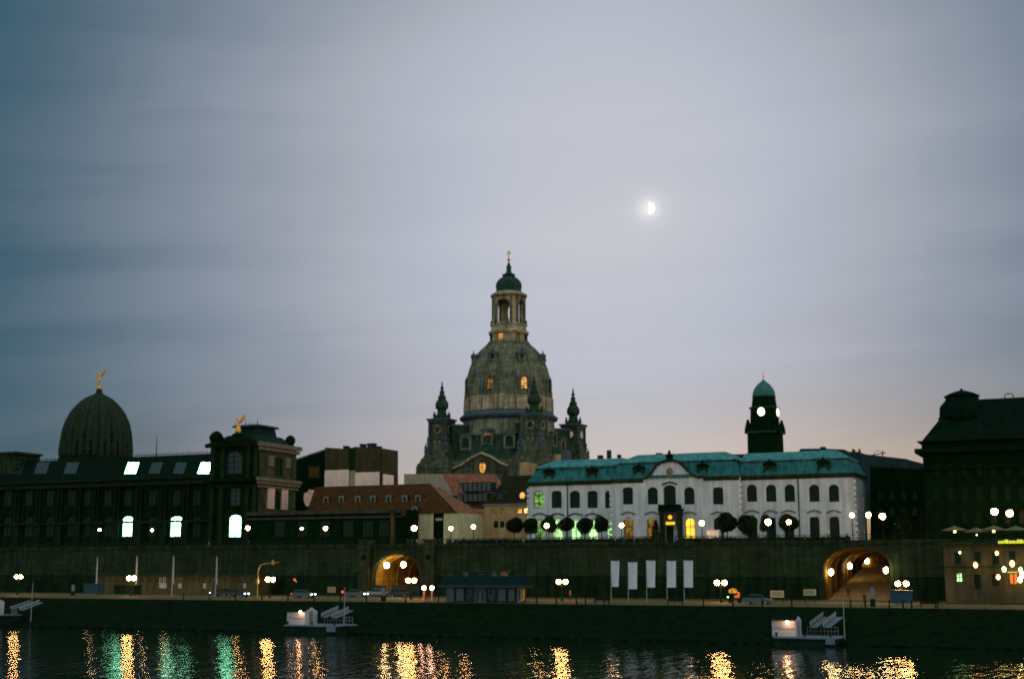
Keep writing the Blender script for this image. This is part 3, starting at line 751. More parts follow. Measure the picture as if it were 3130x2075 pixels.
for x0, x1, n, key in secs:
    u0, u1 = pl_u(x0, n=n), pl_u(x1, n=n)
    mp = FRONT(n); holes = []; wins = []
    for cx in up[key]:
        w = 37 if cx == 2047 else (17 if cx == 1858 else 31)
        y0 = {'left': 1501, 'mid': 1490, 'right': 1482}[key]
        sh = -(cx - 2050) * .005
        a, b_, z0, z1 = pxrect(cx, y0 - 2, y0 + 51, w, n)
        if cx == 2047: z0 -= .3; z1 += .4
        if cx in (1701, 1811, 1919, 2195): h = archp(a, b_, z0, z1, .45, 6)
        else: h = archp(a, b_, z0, z1, .8, 8)
        g_ = GLASS
        if cx == 1646: g_ = LITG
        holes.append(h); wins.append((h, g_, FRAMED, (1, 3)))
    for cx in gf[key]:
        y0 = {'left': 1585, 'mid': 1581, 'right': 1577}[key]
        a, b_, z0, z1 = pxrect(cx, y0, 1640, 16 if cx == 1862 else 30, n)
        z0 = ZT + .4
        h = archp(a, b_, z0, z1, .7, 8)
        g_ = {1650: LITG, 1704: LITG2, 1760: LITG2, 1812: LITG2, 1862: LITG2, 1993: LITYD, 2109: LITY, 1921: LITYD}.get(cx, GLASS)
        holes.append(h); wins.append((h, g_, FRAMEG if g_ is LITG2 else FRAMED, (1, 2)))
        if cx != 1862: hood(S, (a + b_) / 2, z1 + .55, (b_ - a) * .75, mp, ACADW if key != 'left' else SOOT2)
    if key == 'mid':
        dz = lambda py: pn(2047, py, n)[1]
        a, b_, _, _ = pxrect(2047, 1600, 1640, 24, n)
        door = archp(a, b_, ZT, dz(1590), .8, 8); holes.append(door)
        gp = [(1966, 1466), (1978, 1461), (1988, 1450), (1998, 1436), (2008, 1422), (2021, 1414), (2034, 1410), (2047, 1406), (2062, 1409), (2076, 1414), (2089, 1424), (2101, 1438), (2116, 1451), (2132, 1460), (2150, 1464)]
        gpts = [pn(x, y, n) for x, y in gp]; gpts[0] = (gpts[0][0], ze); gpts[-1] = (gpts[-1][0], ze)
        outer = [(u0, ZT - .2), (u1, ZT - .2), (u1, ze)] + list(reversed(gpts)) + [(u0, ze)]
        gable = gpts
    else:
        outer = rectp(u0, u1, ZT - .2, ze)
    m = MB(); m.wall(outer, holes, mp, .45); m.build('palace_wall', WHITE, S)
    for h, g_, fr, bars in wins: window(S, h, mp, g_, fr, depth=.38, fw=.11, bars=bars)
    # cornice
    m = MB()
    if key == 'mid':
        for ua, ub in ((u0, gable[0][0]), (gable[-1][0], u1)): m.box(ua, ub, n - .45, n + .1, ze - .35, ze + .1); m.box(ua, ub, n - .2, n - .001, ze - .75, ze - .35)
        for p, q in zip(gable, gable[1:]): m.tube([(p[0], n - .15, p[1] + .1), (q[0], n - .15, q[1] + .1)], .3, 6)
    else:
        m.box(u0 - .3, u1 + .3, n - .45, n + .1, ze - .35, ze + .1); m.box(u0, u1, n - .2, n - .001, ze - .75, ze - .35)
    m.build('cornice', SOOT2, S)
    m = MB(); m.box(u0, u1, n - .1, n - .001, ZT + 5.55, ZT + 5.75); m.box(u0, u1, n - .14, n - .001, ZT, ZT + .5)
    m.build('string_course', WHITE, S)
    for ex in (u0, u1):
        m = MB()
        for i in range(11): m.box(ex - .45, ex + .45, n - .09, n - .002, ZT + .6 + i * 1.1, ZT + 1.4 + i * 1.1)
        m.build('quoins', WHITE, S)
# door fill, portico, signs
m = MB(); m.add([(a, PF + .4, b_) for a, b_ in door], [tuple(range(len(door)))]); m.build('door', FRAMED, S)
ua, ub = pl_u(2013, 1600, PF - 2), pl_u(2082, 1600, PF - 2)
zba, zbb = pn(2047, 1561, PF - 2)[1], pn(2047, 1541, PF - 2)[1]
m = MB(); m.box(ua, ub, PF - 2.4, PF - .001, zba, zba + .45); m.box(ua, ub, PF - 2.35, PF - 2.1, zbb - .2, zbb)
u = ua
while u < ub: m.lathe([(.1, zba + .45), (.14, zba + .7), (.07, zba + .9), (.1, zbb - .2)], u + .12, PF - 2.22, 6); u += .42
m.box(ua, ub, PF - 2.15, PF - 2.1, zba + .4, zbb - .2); m.build('balcony', SOOT, S)
m = MB()
for c in (ua + .5, ub - .5):
    for nn in (PF - 2.0, PF - .5): m.lathe([(.45, ZT), (.45, ZT + .6), (.34, ZT + .8), (.30, zba - .7), (.45, zba - .5), (.45, zba - .002)], c, nn, 12)
m.build('portico_columns', SOOT2, S, smooth=True)
m = MB(); m.box(ua + .9, ub - .9, PF - 1.7, PF - 1.5, pn(2047, 1607, PF - 1.7)[1], zba - .004); m.build('portico_panel', stone('portico_stone', (.10, .075, .045)), S)
c, z = pn(2048, 1580, PF - 1.8); m = MB(); m.prism(ovalp(c, z, .42, .42), PF - 1.82, PF - 1.72); m.build('round_sign', SIGNY, S)
s0, s1_, z0, z1 = pxrect(2049, 1594, 1603, 28, PF - 1.8); m = MB(); m.box(s0, s1_, PF - 1.82, PF - 1.72, z0, z1); m.build('bar_sign', SIGNY, S)
c, z = pn(2047, 1482, PF); hood(S, c, z, 1.6, FRONT(PF), SOOT)
c, z = pn(2047, 1442, PF); m = MB(); m.prism(ovalp(c, z, .7, .9), PF - .12, PF + .05); m.prism(ovalp(c, z + .2, .35, .45), PF - .2, PF - .1); m.build('gable_relief', ACADW, S)
c, z = pn(2046, 1411, PF); zt_ = pn(2046, 1372, PF)[1]; h = zt_ - z
m = MB(); m.lathe([(.75, z), (.7, z + .12 * h), (.4, z + .2 * h), (.8, z + .34 * h), (.85, z + .5 * h), (.45, z + .62 * h), (.25, z + .7 * h), (.3, z + .8 * h), (.08, z + .9 * h), (.03, zt_)], c, PF + .1, 12)
m.build('gable_finial', SOOT, S, smooth=True)
for px in (1735, 2268, 2442):
    n_ = PN; u_ = pl_u(px); m = MB(); m.tube([(u_, n_ - .12, ZT), (u_, n_ - .12, ze - .4)], .10, 6); m.build('downpipe', IRON, S)
# right return wall, back walls
uL, uR = pl_u(1617), pl_u(2612); DP = 13.0
sideh = [archp(PN + a - .85, PN + a + .85, ZT + 7.0, ZT + 10.2, .7) for a in (3.5, 9.0)] + [archp(PN + a - .85, PN + a + .85, ZT + .5, ZT + 4.2, .7) for a in (3.5, 9.0)]
m = MB(); m.wall([(PN, ZT - .2), (PN + DP, ZT - .2), (PN + DP, ze), (PN, ze)], sideh, SIDE(uR), .45); m.build('palace_wall', WHITE, S)
for h in sideh: window(S, h, SIDE(uR), GLASS, FRAMED, depth=.38, fw=.11, bars=(1, 3))
m = MB(); m.box(uR, uR + .45, PN - .3, PN + DP, ze - .35, ze + .1); m.build('cornice', SOOT2, S)
m = MB(); m.wall([(PN, ZT - .2), (PN + DP, ZT - .2), (PN + DP, ze), (PN, ze)], [], SIDE(uL), .3)
m.add([(uL, PN + DP, ZT), (uR, PN + DP, ZT), (uR, PN + DP, ze), (uL, PN + DP, ze)], [(0, 1, 2, 3)])
uc = pl_u(2262, n=PF); m.add([(uc, PF, ZT), (uc, PN, ZT), (uc, PN, ze), (uc, PF, ze)], [(0, 1, 2, 3)])
uc0 = pl_u(1870, n=PF); m.add([(uc0, PF, ZT), (uc0, PN, ZT), (uc0, PN, ze), (uc0, PF, ze)], [(0, 1, 2, 3)])
m.build('palace_wall', WHITE, S)
# mansard roof: steep lower slope, shallow upper slope
z1_ = ze + 3.1; z2_ = ze + 4.9
def mans(u0, u1, n0, n1, zoff=0.0, hipl=True, hipr=True):
    i1, i2 = 1.3, 5.0
    l1, l2 = (i1, i2 * .8) if hipl else (0, 0); r1, r2 = (i1, i2 * .8) if hipr else (0, 0)
    A = [(u0 - .3, n0 - .3, ze), (u1 + .3, n0 - .3, ze), (u1 + .3, n1 + .3, ze), (u0 - .3, n1 + .3, ze)]
    B_ = [(u0 + l1, n0 + i1, z1_ + zoff), (u1 - r1, n0 + i1, z1_ + zoff), (u1 - r1, n1 - i1, z1_ + zoff), (u0 + l1, n1 - i1, z1_ + zoff)]
    C_ = [(u0 + l2, n0 + i2, z2_ + zoff), (u1 - r2, n0 + i2, z2_ + zoff), (u1 - r2, n1 - i2, z2_ + zoff), (u0 + l2, n1 - i2, z2_ + zoff)]
    fz = MB()
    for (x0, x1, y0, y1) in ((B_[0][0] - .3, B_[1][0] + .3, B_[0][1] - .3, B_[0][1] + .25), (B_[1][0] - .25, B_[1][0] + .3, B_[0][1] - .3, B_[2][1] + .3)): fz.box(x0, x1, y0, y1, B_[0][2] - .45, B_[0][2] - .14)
    fz.build('roof_break_shadow_strip', COPPERD, S)  # dark strip stands in for the overhang's shadow below the break
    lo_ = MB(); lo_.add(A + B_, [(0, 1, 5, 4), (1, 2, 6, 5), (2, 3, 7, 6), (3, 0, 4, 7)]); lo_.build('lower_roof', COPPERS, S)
    e = .25
    B2 = [(B_[0][0] - e, B_[0][1] - e, B_[0][2] + .12), (B_[1][0] + e, B_[1][1] - e, B_[1][2] + .12), (B_[2][0] + e, B_[2][1] + e, B_[2][2] + .12), (B_[3][0] - e, B_[3][1] + e, B_[3][2] + .12)]
    B3 = [(x, y, z - .25) for x, y, z in B2]
    hi = MB(); hi.add(B2 + C_, [(0, 1, 5, 4), (1, 2, 6, 5), (2, 3, 7, 6), (3, 0, 4, 7), (4, 5, 6, 7)]); hi.add(B3 + B2, [(0, 1, 5, 4), (1, 2, 6, 5), (2, 3, 7, 6), (3, 0, 4, 7)])
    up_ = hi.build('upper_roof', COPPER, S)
    sm = MB(); u = u0 + 2
    while u < u1 - 2:
        sm.tube([(u, n0 - .28, ze + .05), (u, n0 + i1 - .02, z1_ + zoff)], .05, 4); u += 1.3
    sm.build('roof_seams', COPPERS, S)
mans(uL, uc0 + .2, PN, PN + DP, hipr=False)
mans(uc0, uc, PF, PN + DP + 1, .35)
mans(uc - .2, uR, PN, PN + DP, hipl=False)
for px, big in ((1676, 0), (1808, 0), (1952, 0), (2147, 0), (2352, 1), (2517, 0)):
    n_ = PF if 1870 < px < 2262 else PN
    u_ = pl_u(px, 1450, n_); w = 1.1 if not big else 1.15
    mp = lambda a, b, d, u_=u_, n_=n_: (u_ + a, n_ + .05 + d, b)
    pl = archp(-w * .6, w * .6, ze + .5, ze + 1.9, .5)
    m = MB(); m.wall(archp(-w, w, ze + .1, ze + 2.5, .8), [pl], mp, .3, rim=2.0); d = m.build('dormer', SOOT2, S)
    m = MB(); m.add([mp(a, b_, .28) for a, b_ in pl], [tuple(range(len(pl)))]); m.build('pane', GLASS, S, parent=d)
    m = MB(); m.prism(archp(-w - .2, w + .2, ze + 2.0, ze + 2.75, .7), -.15, 2.1, mp); m.lathe([(.2, ze + 2.7), (.25, ze + 2.9), (.03, ze + 3.4)], u_, n_ + .2, 8); m.build('dormer_cap', SOOT, S, parent=d)
for px, w in ((1835, .5), (1862, .35), (1893, .3), (2015, .6)):
    u_, _ = pn(px, 1400, PN + 7); m = MB(); m.box(u_ - w, u_ + w, PN + 6.5, PN + 7.5, z2_ - .2, z2_ + .9 + (1.0 if px == 1862 else 0)); m.build('chimney', SLATE, S)

# ------------------------------------------------------------------ ball trees on the terrace
def make_ball_mesh(seed, r=1.0):
    rnd = random.Random(seed); m = MB(); pts = []
    lumps = [(Vector((rnd.gauss(0, 1), rnd.gauss(0, 1), rnd.gauss(0, 1))).normalized(), rnd.uniform(.05, .28)) for _ in range(16)]
    while len(pts) < 4200:
        d = Vector((rnd.gauss(0, 1), rnd.gauss(0, 1), rnd.gauss(0, 1))).normalized()
        bump = 1 + sum(h * max(0, d.dot(l) - .75) / .25 for l, h in lumps) - .06 * rnd.random()
        k = (rnd.random() ** .22) * bump
        pts.append((d.x * k, d.y * k, max(d.z, -.85) * k))
    leaf_mass(m, pts, .095, rnd); m.ball((0, 0, 0), .62, 12, 8)
    me = m.build('tmp', LEAFM); mesh = me.data; bpy.data.objects.remove(me); return mesh
BALLS = [make_ball_mesh(s) for s in (1, 2, 3)]
btrees = [(1572, 1606, 27, 'in front of the ochre house, leftmost of its row'), (1622, 1604, 25, 'at the left corner of the white palace'), (1678, 1603, 25, 'beside the first terrace lamp of the palace'),
          (1731, 1603, 24, 'before the downpipe of the palace left wing'), (1788, 1603, 25, 'between the two brightest green-lit windows'), (1839, 1603, 24, 'at the right end of the left row'),
          (2222, 1598, 32, 'right of the white board, left one of a touching pair'), (2286, 1600, 30, 'under the second downpipe, right one of a touching pair'),
          (2347, 1600, 23, 'around the left one of two lamps by the right wing'), (2411, 1598, 27, 'around the right one of two lamps by the right wing')]
for i, (px, py, rp_, d) in enumerate(btrees):
    n = WN + (14 if px in (2347, 2411) else 12); u, z = pn(px, py, n)
    r_ = rp_ * n * NRM / FPX * .82
    t = Thing('ball_tree', 'dark ball-clipped tree ' + d, 'tree', (u, n, ZT), 'ball-clipped terrace trees')
    m = MB(); m.lathe([(.16, ZT), (.11, ZT + 1), (.09, z - r_ * .5), (.05, z + .2)], u, n, 8)
    for k in range(5):
        a = k * 1.3; m.tube([(u, n, z - r_ * .7), (u + r_ * .55 * math.cos(a), n + r_ * .55 * math.sin(a), z + .1)], [.05, .02], 5)
    m.build('trunk', BARK, t, smooth=True)
    o = bpy.data.objects.new('crown', BALLS[i % 3]); COL.objects.link(o); o.parent = t.e; o.location = (0, 0, z - ZT); o.scale = (r_,) * 3; o.rotation_euler = (0, 0, i * 1.7)
# pointed shrub left of the door
def shrub(px, py0, py1, wpx, n, label, seed=5, name='shrub', base=None, group=None):
    u, zt_ = pn(px, py0, n); zb_ = ZT if base is None else base
    t = Thing(name, label, 'shrub', (u, n, zb_), group); rnd = random.Random(seed); m = MB(); pts = []
    hw = wpx / 2 * n * NRM / FPX; h = zt_ - zb_
    for _ in range(1500):
        k = rnd.random(); a = rnd.random() * 6.28; r_ = hw * (1 - k ** 1.6 * .85) * rnd.random() ** .4 * (1 + .15 * math.sin(5 * a + k * 9))
        pts.append((u + r_ * math.cos(a), n + r_ * math.sin(a), zb_ + .15 + k * h * .97))
    leaf_mass(m, pts, .14, rnd); m.build('foliage', LEAFM, t)
    m = MB(); m.lathe([(.08, zb_), (.03, zb_ + h * .8)], u, n, 6); m.build('stem', BARK, t)
shrub(2004, 1590, 1650, 34, WN + 16, 'dark pointed shrub just left of the palace door', 5)

# ------------------------------------------------------------------ academy (left)
AN = 262.0
A = Thing('academy', 'long dark academy front with white-lit windows, glazed roof and domed hall', 'building', (uat(450, AN), AN, ZT))
def au(px, py=1600, n=AN): return pn(px, py, n)[0]
aze = pn(400, 1462, AN)[1]; azr = pn(400, 1397, AN + 7)[1]
u0, u1 = au(-260), au(648)
lit_px = {388: (1578, 1639, 31), 537: (1576, 1640, 36), 717: (1572, 1639, 40)}
holes = []; wl = []
cols = [-220, -160, -100, -40, 20, 85, 150, 215, 262, 326, 388, 462, 537, 598]
for cx in cols:
    w = lit_px.get(cx, (0, 0, 28))[2]
    a, b_, z0, z1 = pxrect(cx, 1577, 1639, w, AN)
    h = archp(a, b_, z0, z1, .55, 6); holes.append(h); wl.append((h, LITW if cx in lit_px else GLASS, 'brightly lit white gallery window' if cx in lit_px else None))
    a, b_, z0, z1 = pxrect(cx, 1497, 1545, 26, AN)
    h = rectp(a, b_, z0, z1); holes.append(h); wl.append((h, GLASS, None))
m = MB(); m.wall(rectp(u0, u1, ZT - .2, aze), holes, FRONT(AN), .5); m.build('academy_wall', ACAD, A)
for h, g_, lb in wl: window(A, h, FRONT(AN), g_, FRAMED, depth=.42, fw=.12, bars=(1, 2) if g_ is GLASS else (1, 1), label=lb)
HCM = stone('academy_columns', (.011, .024, .009), var=.4, scale=.8)
for i, (xa, xb) in enumerate(zip(cols, cols[1:])):
    m = MB(); c = au((xa + xb) / 2)
    for e in (-.55, .55): m.lathe([(.42, ZT + 7.7), (.36, ZT + 8.1), (.33, aze - 2.2), (.5, aze - 1.9)], c + e, AN - .35, 10)
    m.box(c - 1.1, c + 1.1, AN - .6, AN - .002, ZT, ZT + 7.7); m.build('half_column_pair', HCM, A, smooth=True)
m = MB(); m.box(u0, u1, AN - .9, AN - .001, aze - 1.9, aze - 1.2); m.box(u0, u1, AN - 1.1, AN, aze - .5, aze); m.box(u0, u1, AN - .75, AN - .003, ZT + 7.1, ZT + 7.7); m.box(u0, u1, AN - .35, AN - .002, aze - 1.2, aze - .5)
m.build('cornice', stone('academy_cornice', (.014, .026, .010), var=.4, scale=.8), A)
m = MB(); m.add([(u0, AN - .2, aze), (u1, AN - .2, aze), (u1, AN + 7, azr), (u0, AN + 7, azr), (u0, AN + 16, azr - 1), (u1, AN + 16, azr - 1), (u1, AN + 16, ZT), (u0, AN + 16, ZT)],
               [(0, 1, 2, 3), (3, 2, 5, 4), (4, 5, 6, 7)])
m.build('roof', DARKROOF, A)
def rp3(px, py):                            # point on the academy roof slope
    d = ray(px, py); o = Vector((0, 0, HC))
    P0 = W(0, AN - .2, aze); sl = W(0, AN + 7, azr) - P0; nn = W(1, 0, 0).cross(sl).normalized()
    t_ = (P0 - o).dot(nn) / d.dot(nn); p = o + d * t_
    q = p + nn * (.12 if nn.z > 0 else -.12)
    return (q.dot(UD), q.dot(ND), q.z), (nn if nn.z > 0 else -nn)
sky_ = [(55, 20), (130, 20), (220, 20), (405, 18, 1), (478, 18), (552, 18), (628, 18, 1)]
for s_ in sky_:
    c = s_[0]; hw = s_[1]; lit = len(s_) > 2
    q = [rp3(c - hw + (-6), 1448)[0], rp3(c + hw - 8, 1448)[0], rp3(c + hw + 3, 1414)[0], rp3(c - hw + 6, 1414)[0]]
    lowr = [(x, y + .05, z - .3) for x, y, z in q]
    m = MB(); m.add(lowr + q, [(0, 1, 5, 4), (1, 2, 6, 5), (2, 3, 7, 6), (3, 0, 4, 7)]); fr = m.build('skylight', FRAMED, A)
    if lit: fr['label'] = 'brightly lit slanted skylight'
    m = MB(); m.add(q, [(0, 1, 2, 3)]); m.build('pane', LITW if lit else SKYGLASS, A, parent=fr)
m = MB(); u = u0
while u < u1: m.tube([(u, AN + 7, azr), (u, AN + 7, azr + .95)], [.10, .02], 4); u += .75
m.box(u0, u1, AN + 6.95, AN + 7.05, azr + .3, azr + .4); m.build('roof_cresting', IRON, A)
c, z = pn(480, 1330, AN + 7); m = MB(); m.tube([(c, AN + 7, azr), (c, AN + 7, z)], [.14, .06], 6); m.build('roof_mast', IRON, A)
# far left attic block
ua, ub = au(-120, 1380, AN + 3), au(48, 1380, AN + 3); zt_ = pn(0, 1382, AN + 3)[1]
m = MB(); m.box(ua, ub, AN + 3, AN + 12, aze, zt_); m.box(ua - .4, ub + .5, AN + 2.5, AN + 12.4, zt_ - .6, zt_); m.build('attic', SOOT2, A)
# octagonal glazed dome behind the front
DN = AN + 24; du, _ = pn(293, 1380, DN); dz_ = lambda py: pn(293, py, DN)[1]
s_ = DN * NRM / FPX * 1.06
def dsc(px, py): 
    w = W(du, DN, dz_(py)); return px * (w.y * math.cos(TH) + (w.z - HC) * math.sin(TH)) / FPX
m = MB(); m.lathe([(dsc(r, y), dz_(y)) for y, r in [(1470, 112), (1404, 110), (1402, 106), (1392, 101)]], du, DN, 24)
m.build('dome_drum', ACAD, A)
prof = [(1398, 99), (1380, 101), (1350, 98), (1320, 94.5), (1290, 87), (1265, 76), (1245, 63), (1230, 50), (1218, 36), (1210, 22), (1205, 12), (1200, 9), (1195, 9), (1190, 6)]
m = MB(); m.lathe([(dsc(r, y), dz_(y)) for y, r in prof], du, DN, 144, flute=.09, ribs=32)
m.build('glazed_dome', stone('dome_glass', (.024, .040, .022), var=.3, scale=.7, rough=.6, streak=.15), A, smooth=True)
for k in range(8):
    az = R(-90 + 45 * k + 22.5); r0 = dsc(103, 1375)
    mp = lambda a, b, d, az=az, r0=r0: (du + (r0 - d) * math.cos(az) - a * math.sin(az), DN + (r0 - d) * math.sin(az) + a * math.cos(az), b)
    pl = archp(-1.0, 1.0, dz_(1384), dz_(1358), .7)
    m = MB(); m.wall([(-2.2, dz_(1395)), (2.2, dz_(1395)), (2.2, dz_(1362)), (0, dz_(1330)), (-2.2, dz_(1362))], [pl], mp, .4, rim=2.0); d = m.build('dome_dormer', SOOT, A)
    m = MB(); m.add([mp(a, b_, .35) for a, b_ in pl], [tuple(range(len(pl)))]); m.build('pane', DIMO if k in (0, 7) else SKYGLASS, A, parent=d)
# ---- skinned figures
def skin_mesh(joints, edges, radii, name='tmp', sub=1):
    me = bpy.data.meshes.new(name); me.from_pydata([Vector(j) for j in joints], edges, [])
    o = bpy.data.objects.new(name, me); COL.objects.link(o)
    md = o.modifiers.new('s', 'SKIN')
    for i, r_ in enumerate(radii):
        rr_ = r_ if hasattr(r_, '__len__') else (r_, r_)
        me.skin_vertices[0].data[i].radius = rr_
    me.skin_vertices[0].data[0].use_root = True
    if sub: s = o.modifiers.new('u', 'SUBSURF'); s.levels = sub; s.render_levels = sub
    dg = bpy.context.evaluated_depsgraph_get(); dg.update()
    res = bpy.data.meshes.new_from_object(o.evaluated_get(dg)); bpy.data.objects.remove(o)
    res.polygons.foreach_set('use_smooth', [True] * len(res.polygons))
    return res
def winged(scale, name_mesh, arms=1):
    J = [(0, 0, 1.0), (0, 0, 1.3), (0, 0, 1.52), (0, 0, 1.72), (.1, 0, .55), (.12, 0, .05), (-.12, -.05, .5), (-.3, -.1, .1),
         (.2, 0, 1.45), (.5, -.1, 1.75), (.85, -.1, 2.15), (-.2, 0, 1.45), (-.45, -.1, 1.3), (-.75, -.1, 1.65),
         (.2, .2, 1.5), (.45, .3, 2.0), (.75, .35, 2.5), (-.2, .2, 1.5), (-.6, .3, 1.9), (-1.0, .35, 2.15)]
    E = [(0, 1), (1, 2), (2, 3), (0, 4), (4, 5), (0, 6), (6, 7), (2, 8), (8, 9), (9, 10), (2, 11), (11, 12), (12, 13), (2, 14), (14, 15), (15, 16), (2, 17), (17, 18), (18, 19)]
    Rr = [.17, .16, .12, .12, .15, .08, .13, .06, .08, .06, .05, .08, .06, .05, .1, (.07, .22), (.03, .08), .1, (.07, .22), (.03, .08)]
    me = skin_mesh([(x * scale, y * scale, z * scale) for x, y, z in J], E, [tuple(q * scale for q in r_) if hasattr(r_, '__len__') else r_ * scale for r_ in Rr], name_mesh)
    me.materials.append(GOLD); return me
z0 = dz_(1192); z1 = dz_(1126)
t = Thing('gilded_angel', 'gilded winged figure on a golden ball atop the glass dome', 'statue', (du, DN, z0), 'gilded winged statues')
m = MB(); m.ball((du, DN, dz_(1186)), dsc(8, 1186), 14, 8); m.build('golden_ball', GOLD, t, smooth=True)
o = bpy.data.objects.new('figure', winged((z1 - dz_(1179)) / 2.55, 'angel')); COL.objects.link(o); o.parent = t.e; o.location = (0, 0, dz_(1180) - z0)

# pavilion at the right end of the academy
PVN = 258.0
fu0, fu1 = pn(641, 1450, PVN)[0], pn(792, 1450, PVN)[0]
pz_ = lambda py: pn(792, py, PVN)[1]
dep = pu(905, 1450, fu1)[0] - PVN
zcor = pz_(1358); zmid = pz_(1458)
V = Thing('corner_pavilion', 'tall dark corner pavilion of the academy with curved pediment and stepped roof', 'building', ((fu0 + fu1) / 2, PVN, ZT))
litw = archp(*pxrect(717, 1572, 1641, 38, PVN), .9, 8)
upw = rectp(*pxrect(717, 1487, 1545, 34, PVN))
bigw = archp(*pxrect(712, 1377, 1448, 56, PVN), 2.0, 10)
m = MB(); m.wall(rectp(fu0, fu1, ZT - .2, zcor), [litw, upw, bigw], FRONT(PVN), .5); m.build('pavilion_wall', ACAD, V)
for h, g_ in ((litw, LITW), (upw, SKYGLASS), (bigw, SKYGLASS)): window(V, h, FRONT(PVN), g_, FRAMED, depth=.42, fw=.14, bars=(1, 1) if g_ is LITW else (1, 3))
nm = PVN + dep
nw = lambda a, b_: (PVN + dep * a, PVN + dep * b_)
a_, b_ = nw(.40, .62)
sh_ = [rectp(a_, b_, pz_(1447), pz_(1393)), archp(*nw(.44, .58), pz_(1550), pz_(1494), .8)]
m = MB(); m.wall([(PVN, ZT - .2), (nm, ZT - .2), (nm, zcor), (PVN, zcor)], sh_, SIDE(fu1), .5)
m.add([(fu0, nm, ZT), (fu1, nm, ZT), (fu1, nm, zcor), (fu0, nm, zcor)], [(0, 1, 2, 3)]); m.add([(fu0, PVN, ZT), (fu0, nm, ZT), (fu0, nm, zcor), (fu0, PVN, zcor)], [(0, 1, 2, 3)])
m.build('pavilion_side_wall', stone('pavilion_lit_side_stone', (.065, .066, .034), var=.45, scale=.6, streak=.4), V)  # side made lighter than the front: light on this face is painted in
for h in sh_: window(V, h, SIDE(fu1), GLASS, FRAMED, depth=.42, fw=.14, bars=(1, 2))
m = MB()
for (na, nb) in ((.22, .40), (.60, .76)):
    a_, b_ = nw(na, nb); m.box(fu1 + .002, fu1 + .35, a_, b_, pz_(1552), pz_(1488))
m.build('pale_panels', PALE, V)
m = MB()
for (na, nb) in ((.22, .36), (.68, .82)):
    a_, b_ = nw(na, nb); m.box(fu1 + .002, fu1 + .3, a_, b_, pz_(1420), pz_(1388))
for z0, z1, e in ((1362, 1350, 1.0), (1374, 1364, .6), (1468, 1458, 1.1), (1478, 1470, .8), (1488, 1482, .5)):
    m.box(fu1 + .001, fu1 + e, PVN - e, nm + e, pz_(z0), pz_(z1))
m.build('side_cornices', stone('lit_side_cornice_stone', (.21, .165, .11), var=.35, scale=.9), V)  # cornices lightened along with the side face, light painted in
for z0, z1, e in ((1362, 1350, 1.0), (1468, 1458, 1.1), (1488, 1482, .5)): m = MB(); m.box(fu0 - e, fu1, PVN - e, PVN - .001, pz_(z0), pz_(z1)); m.build('front_cornice', ACAD, V)
m = MB()
for c in (652, 682, 760, 782):
    u_ = pn(c, 1450, PVN)[0]; m.box(u_ - .55, u_ + .55, PVN - .5, PVN - .003, ZT, pz_(1488)); m.box(u_ - .5, u_ + .5, PVN - .45, PVN - .004, pz_(1458), pz_(1362))
m.build('pilaster', stone('pilaster_stone', (.014, .032, .012), var=.4, scale=.8), V)
# curved pediment + corner balls
pp = [(655, 1352), (672, 1348), (690, 1342), (705, 1334), (715, 1325), (727, 1321), (740, 1325), (752, 1334), (770, 1342), (792, 1350), (792, 1360), (655, 1360)]
pt = [pn(x, y, PVN) for x, y in pp]
m = MB(); m.prism(pt, PVN - .3, PVN + 2.0); m.build('curved_pediment', ACAD, V)
u_, z = pn(660, 1335, PVN + .6); m = MB(); zb_ = pz_(1352)
m.lathe([(2.1, zb_ - .4), (2.0, zb_ + .3), (1.3, zb_ + .6), (1.6, zb_ + 1.0), (1.75, zb_ + 1.9), (1.2, zb_ + 2.8), (.5, zb_ + 3.3), (.2, zb_ + 3.4)], u_, PVN + .8, 16); m.build('corner_vase', SOOT, V, smooth=True)
u_, z = pn(830, 1330, nm - 1)
m = MB(); m.lathe([(1.2, zb_ - .6), (1.1, zb_ + .3), (.8, zb_ + .6), (1.2, zb_ + 1.2), (1.25, zb_ + 2.0), (.8, zb_ + 2.7), (.3, zb_ + 3.0)], fu1 - .9, nm - 1.6, 12); m.build('corner_vase', SOOT, V, smooth=True)
# truncated roof with lantern block
zr0 = pz_(1350); zr1 = pz_(1322); zr2 = pz_(1296); zr3 = pz_(1288)
cn_ = (PVN + nm) / 2; cu_ = pn(782, 1310, cn_)[0]
hw_ = (fu1 - fu0) / 2; hn = dep / 2
def frustum(cu, cn, a0, b0, z0, a1, b1, z1):
    m = MB(); m.add([(cu - a0, cn - b0, z0), (cu + a0, cn - b0, z0), (cu + a0, cn + b0, z0), (cu - a0, cn + b0, z0), (cu - a1, cn - b1, z1), (cu + a1, cn - b1, z1), (cu + a1, cn + b1, z1), (cu - a1, cn + b1, z1)],
                    [(0, 1, 5, 4), (1, 2, 6, 5), (2, 3, 7, 6), (3, 0, 4, 7), (4, 5, 6, 7), (3, 2, 1, 0)]); return m
PVR = stone('pavilion_roof', (.012, .036, .028), var=.3)
frustum((fu0 + fu1) / 2, cn_, hw_, hn, zr0, hw_ * .62, hn * .62, zr1).build('lower_roof', PVR, V)
frustum(cu_, cn_, hw_ * .50, hn * .50, zr1 - .1, hw_ * .45, hn * .45, zr2).build('roof_lantern', PVR, V)
m = frustum(cu_, cn_, hw_ * .56, hn * .56, zr2, hw_ * .52, hn * .52, zr2 + .5); m.build('lantern_eaves', SLATE, V)
frustum(cu_, cn_, hw_ * .5, hn * .5, zr2 + .5, hw_ * .26, hn * .26, pz_(1286)).build('lantern_cap', SLATE, V)
m = MB()
